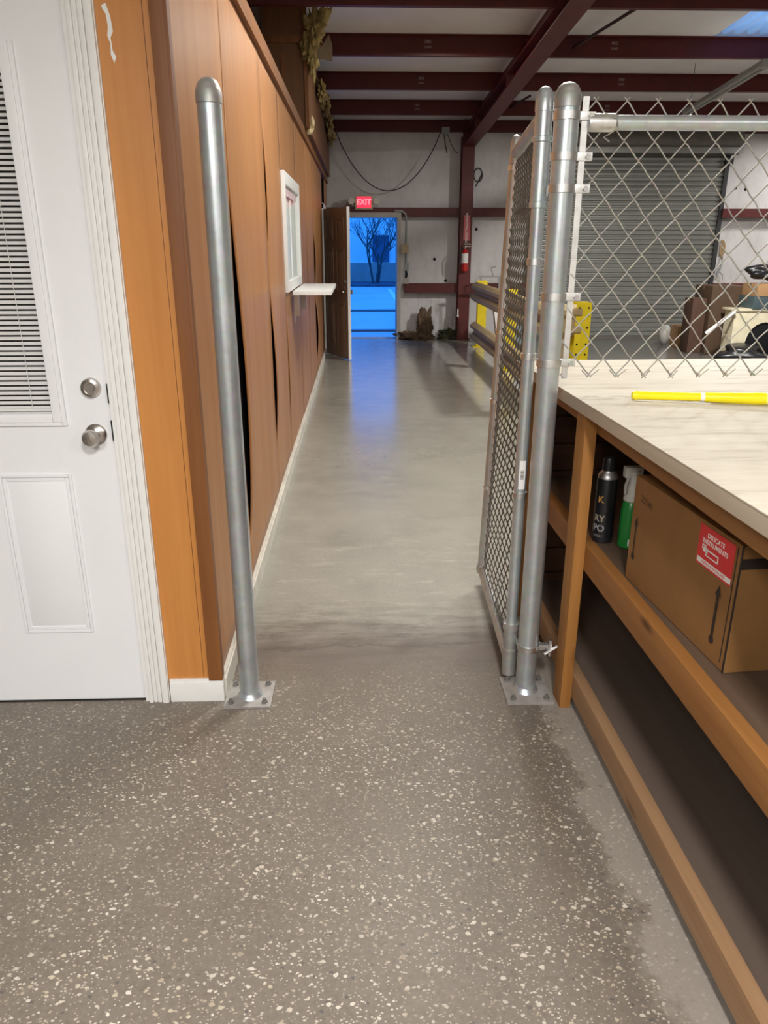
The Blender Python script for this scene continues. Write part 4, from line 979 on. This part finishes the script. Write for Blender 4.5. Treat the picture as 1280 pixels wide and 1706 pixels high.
# black spray can
cx, cy = .800, 2.300
cn = thing('spray_can', 'black aerosol can beside the workbench leg on the middle shelf', 'can', (cx, cy, SZ))
z0 = SZ+.0005
MB().lathe([(.028, z0), (.033, z0+.003), (.033, z0+.215), (.031, z0+.222)], (cx, cy, 0)).build('can_body', M['rubber'], cn)
MB().lathe([(.0325, z0+.218), (.0325, z0+.223), (.028, z0+.233), (.021, z0+.240), (.020, z0+.244)], (cx, cy, 0)).build('can_shoulder', M['alum'], cn)
MB().lathe([(.020, z0+.243), (.021, z0+.246), (.0205, z0+.272), (.017, z0+.285), (.004, z0+.289)], (cx, cy, 0)).build('spray_cap', M['rubber'], cn)
def wrapm(x, y, z, ang): # text faces direction ang (angle of outward normal in xy)
    n = Vector((math.cos(ang), math.sin(ang), 0)); r = Vector((0, 0, 1)).cross(n)  # right when looked at = up x normal
    m = Matrix((r, Vector((0, 0, 1)), n)).transposed().to_4x4(); m.translation = (x, y, z); return m
ang = math.atan2(-cy, -cx)-.45
for s_, zz, col, tx in ((.030, .150, (.50, .27, .06), 'K'), (.030, .085, (.33, .28, .20), 'RY'), (.030, .052, (.28, .27, .26), 'PO'), (.012, .025, (.18, .17, .17), 'SPRAY')):
    text_mesh(tx, s_, wrapm(cx, cy, z0+zz, ang), .0002, .0008 if s_ > .02 else 0, wrap=.0334).build('can_lettering', plain('can print '+tx, col, .5), cn)
# green bottle
gx, gy = .866, 2.245
gb_ = thing('spray_bottle', 'green bottle with white trigger top between can and cardboard box', 'bottle', (gx, gy, SZ))
MB().lathe([(.026, z0), (.031, z0+.004), (.031, z0+.12), (.027, z0+.150), (.021, z0+.160)], (gx, gy, 0)).build('bottle_body', M['green'], gb_)
tp = MB().lathe([(.022, z0+.155), (.0275, z0+.16), (.026, z0+.185), (.020, z0+.21), (.019, z0+.235), (.021, z0+.255), (.015, z0+.262)], (gx, gy, 0))
tp.box(gx-.034, gx+.022, gy-.015, gy+.015, z0+.235, z0+.270, .005)
tp.build('trigger_head', plain('grey white plastic', (.52, .50, .44), .4), gb_)
MB().tube([(gx-.024, gy-.016, z0+.236), (gx-.030, gy-.014, z0+.21), (gx-.028, gy-.014, z0+.185)], .006, 8).build('trigger', plain('grey plastic', (.38, .37, .34), .4), gb_)
MB().lathe([(.005, -.0162), (.005, -.0150)], (gx+.008, gy, z0+.255), 'Y', 12).build('nozzle', M['rubber'], gb_)
text_mesh('B', .030, wrapm(gx, gy, z0+.022, math.atan2(-gy, -gx)+.25), .0002, .0005, wrap=.0314).build('bottle_lettering', M['white'], gb_)

# ================================================================ CLUTTER at far right
def crate(name, label, cat, x0, x1, y0, y1, z0, z1, m, rot=0, extra=None):
    t = thing(name, label, cat, ((x0+x1)/2, (y0+y1)/2, z0), rot, local=True)
    w, d_, h = x1-x0, y1-y0, z1-z0
    MB().box(-w/2, w/2, -d_/2, d_/2, 0, h, .01).build('carton', m, t)
    MB().box(-w/2-.001, w/2+.001, -.03, .03, h-.06, h+.002).build('packing_tape', plain('brown tape', (.20, .11, .05), .35), t)
    return t
crate('storage_box', 'tall brown carton on the floor behind the cream stool', 'box', 5.20, 5.78, 11.32, 11.9, 0, .98, plain('dark kraft card', (.075, .042, .022), .8))
crate('storage_box', 'tan carton perched on the cream stool, frame edge', 'box', 5.63, 6.3, 10.85, 11.3, .86, 1.03, M['card2'])
crate('storage_box', 'grey teal plastic tub under the tan carton', 'box', 5.60, 6.3, 10.85, 11.3, .69, .858, M['teal'])
crate('storage_box', 'small reddish carton standing left of the tall brown carton', 'box', 4.97, 5.18, 11.4, 11.7, 0, .80, plain('red brown card', (.075, .035, .022), .8))
crate('storage_box', 'pale squat carton left-most in the clutter by the shutter', 'box', 5.05, 5.30, 12.0, 12.3, 0, .34, M['card2'])
stl = thing('plastic_stool', 'cream moulded stool with an arched opening in the clutter', 'stool', (5.75, 11.05, 0))
arch = [(5.38, .0), (5.38, .66), (6.25, .66), (6.25, 0), (6.14, 0)]
inner = [(6.14-.0-.28*(1-math.cos(PI*i/12)), .0+.50*max(0, math.sin(PI*i/12))**.6) for i in range(1, 12)]
MB().prism(arch+inner+[(5.58, 0)], .30, 'Y', 10.9).build('stool_shell', M['cream'], stl)
MB().box(5.34, 6.29, 10.87, 11.23, .66, .69, .01).build('stool_top', M['cream'], stl)
blob('trash_sack', (5.95, 11.15, 1.17), (.34, .20, .12), M['rubber'], 'shiny black plastic sack on top of the carton pile', 'sack', 41, cr=.3)
blob('crumpled_bag', (6.0, 11.0, 1.325), (.22, .12, .04), plain('tan and white plastic', (.52, .44, .34), .4, var=.5, scale=9), 'crumpled pale bag lying over the black sack', 'bag', 42, cr=.5)
blob('floor_sack', (5.55, 10.75, .09), (.38, .30, .12), M['rubber'], 'black sack slumped on the floor before the cream stool', 'sack', 43, cr=.3)
blob('floor_sack', (6.15, 10.4, .10), (.40, .32, .13), M['rubber'], 'black sack slumped on the floor, nearest the frame edge', 'sack', 44, cr=.3)
tag(MB().tube([(5.02, 10.95, .34), (5.36, 10.85, .66)], .028, 12).build('white_pipe', M['white']), 'short white pipe leaning diagonally against the cartons', 'pipe')
blob('glass_jug', (5.0, 12.4, .16), (.10, .10, .16), plain('dusty clear plastic', (.38, .37, .34), .3), 'dusty translucent jug at the foot of the shutter track', 'jug', 45, cr=.1)
MB().box(5.62, 6.2, 10.93, 11.17, .03, .56, .02).build('arch_dark_block', M['rubber'], stl)  # black block added to darken the hollow of the stool arch
# torn liner patch
pt_ = MB()
rnd = random.Random(8)
pp = [(6.26+.07*math.cos(a)*(.6+.6*rnd.random()), 1.50+.16*math.sin(a)*(.6+.6*rnd.random())) for a in [i*PI/7 for i in range(14)]]
pt_.prism(pp, -.02, 'Y', 13.497)
tag(pt_.build('torn_insulation', plain('tan torn fibre', (.34, .23, .12), .9, var=.4, scale=25)), 'tan torn insulation hole in the wall right of the shutter', 'insulation')
tag(MB().tube([(6.28, 13.46, 1.36), (6.27, 13.45, 1.20), (6.22, 13.45, 1.08), (6.20, 13.45, .98)], [.012, .018, .02, .008], 8).tube([(6.25, 13.46, 1.12), (6.32, 13.46, 1.06), (6.33, 13.46, .98)], .007, 6).build('hanging_scrap', M['greysteel']), 'grey scrap of liner dangling below the torn hole', 'scrap')

for o in C.objects:
    if '_local' in o: del o['_local']
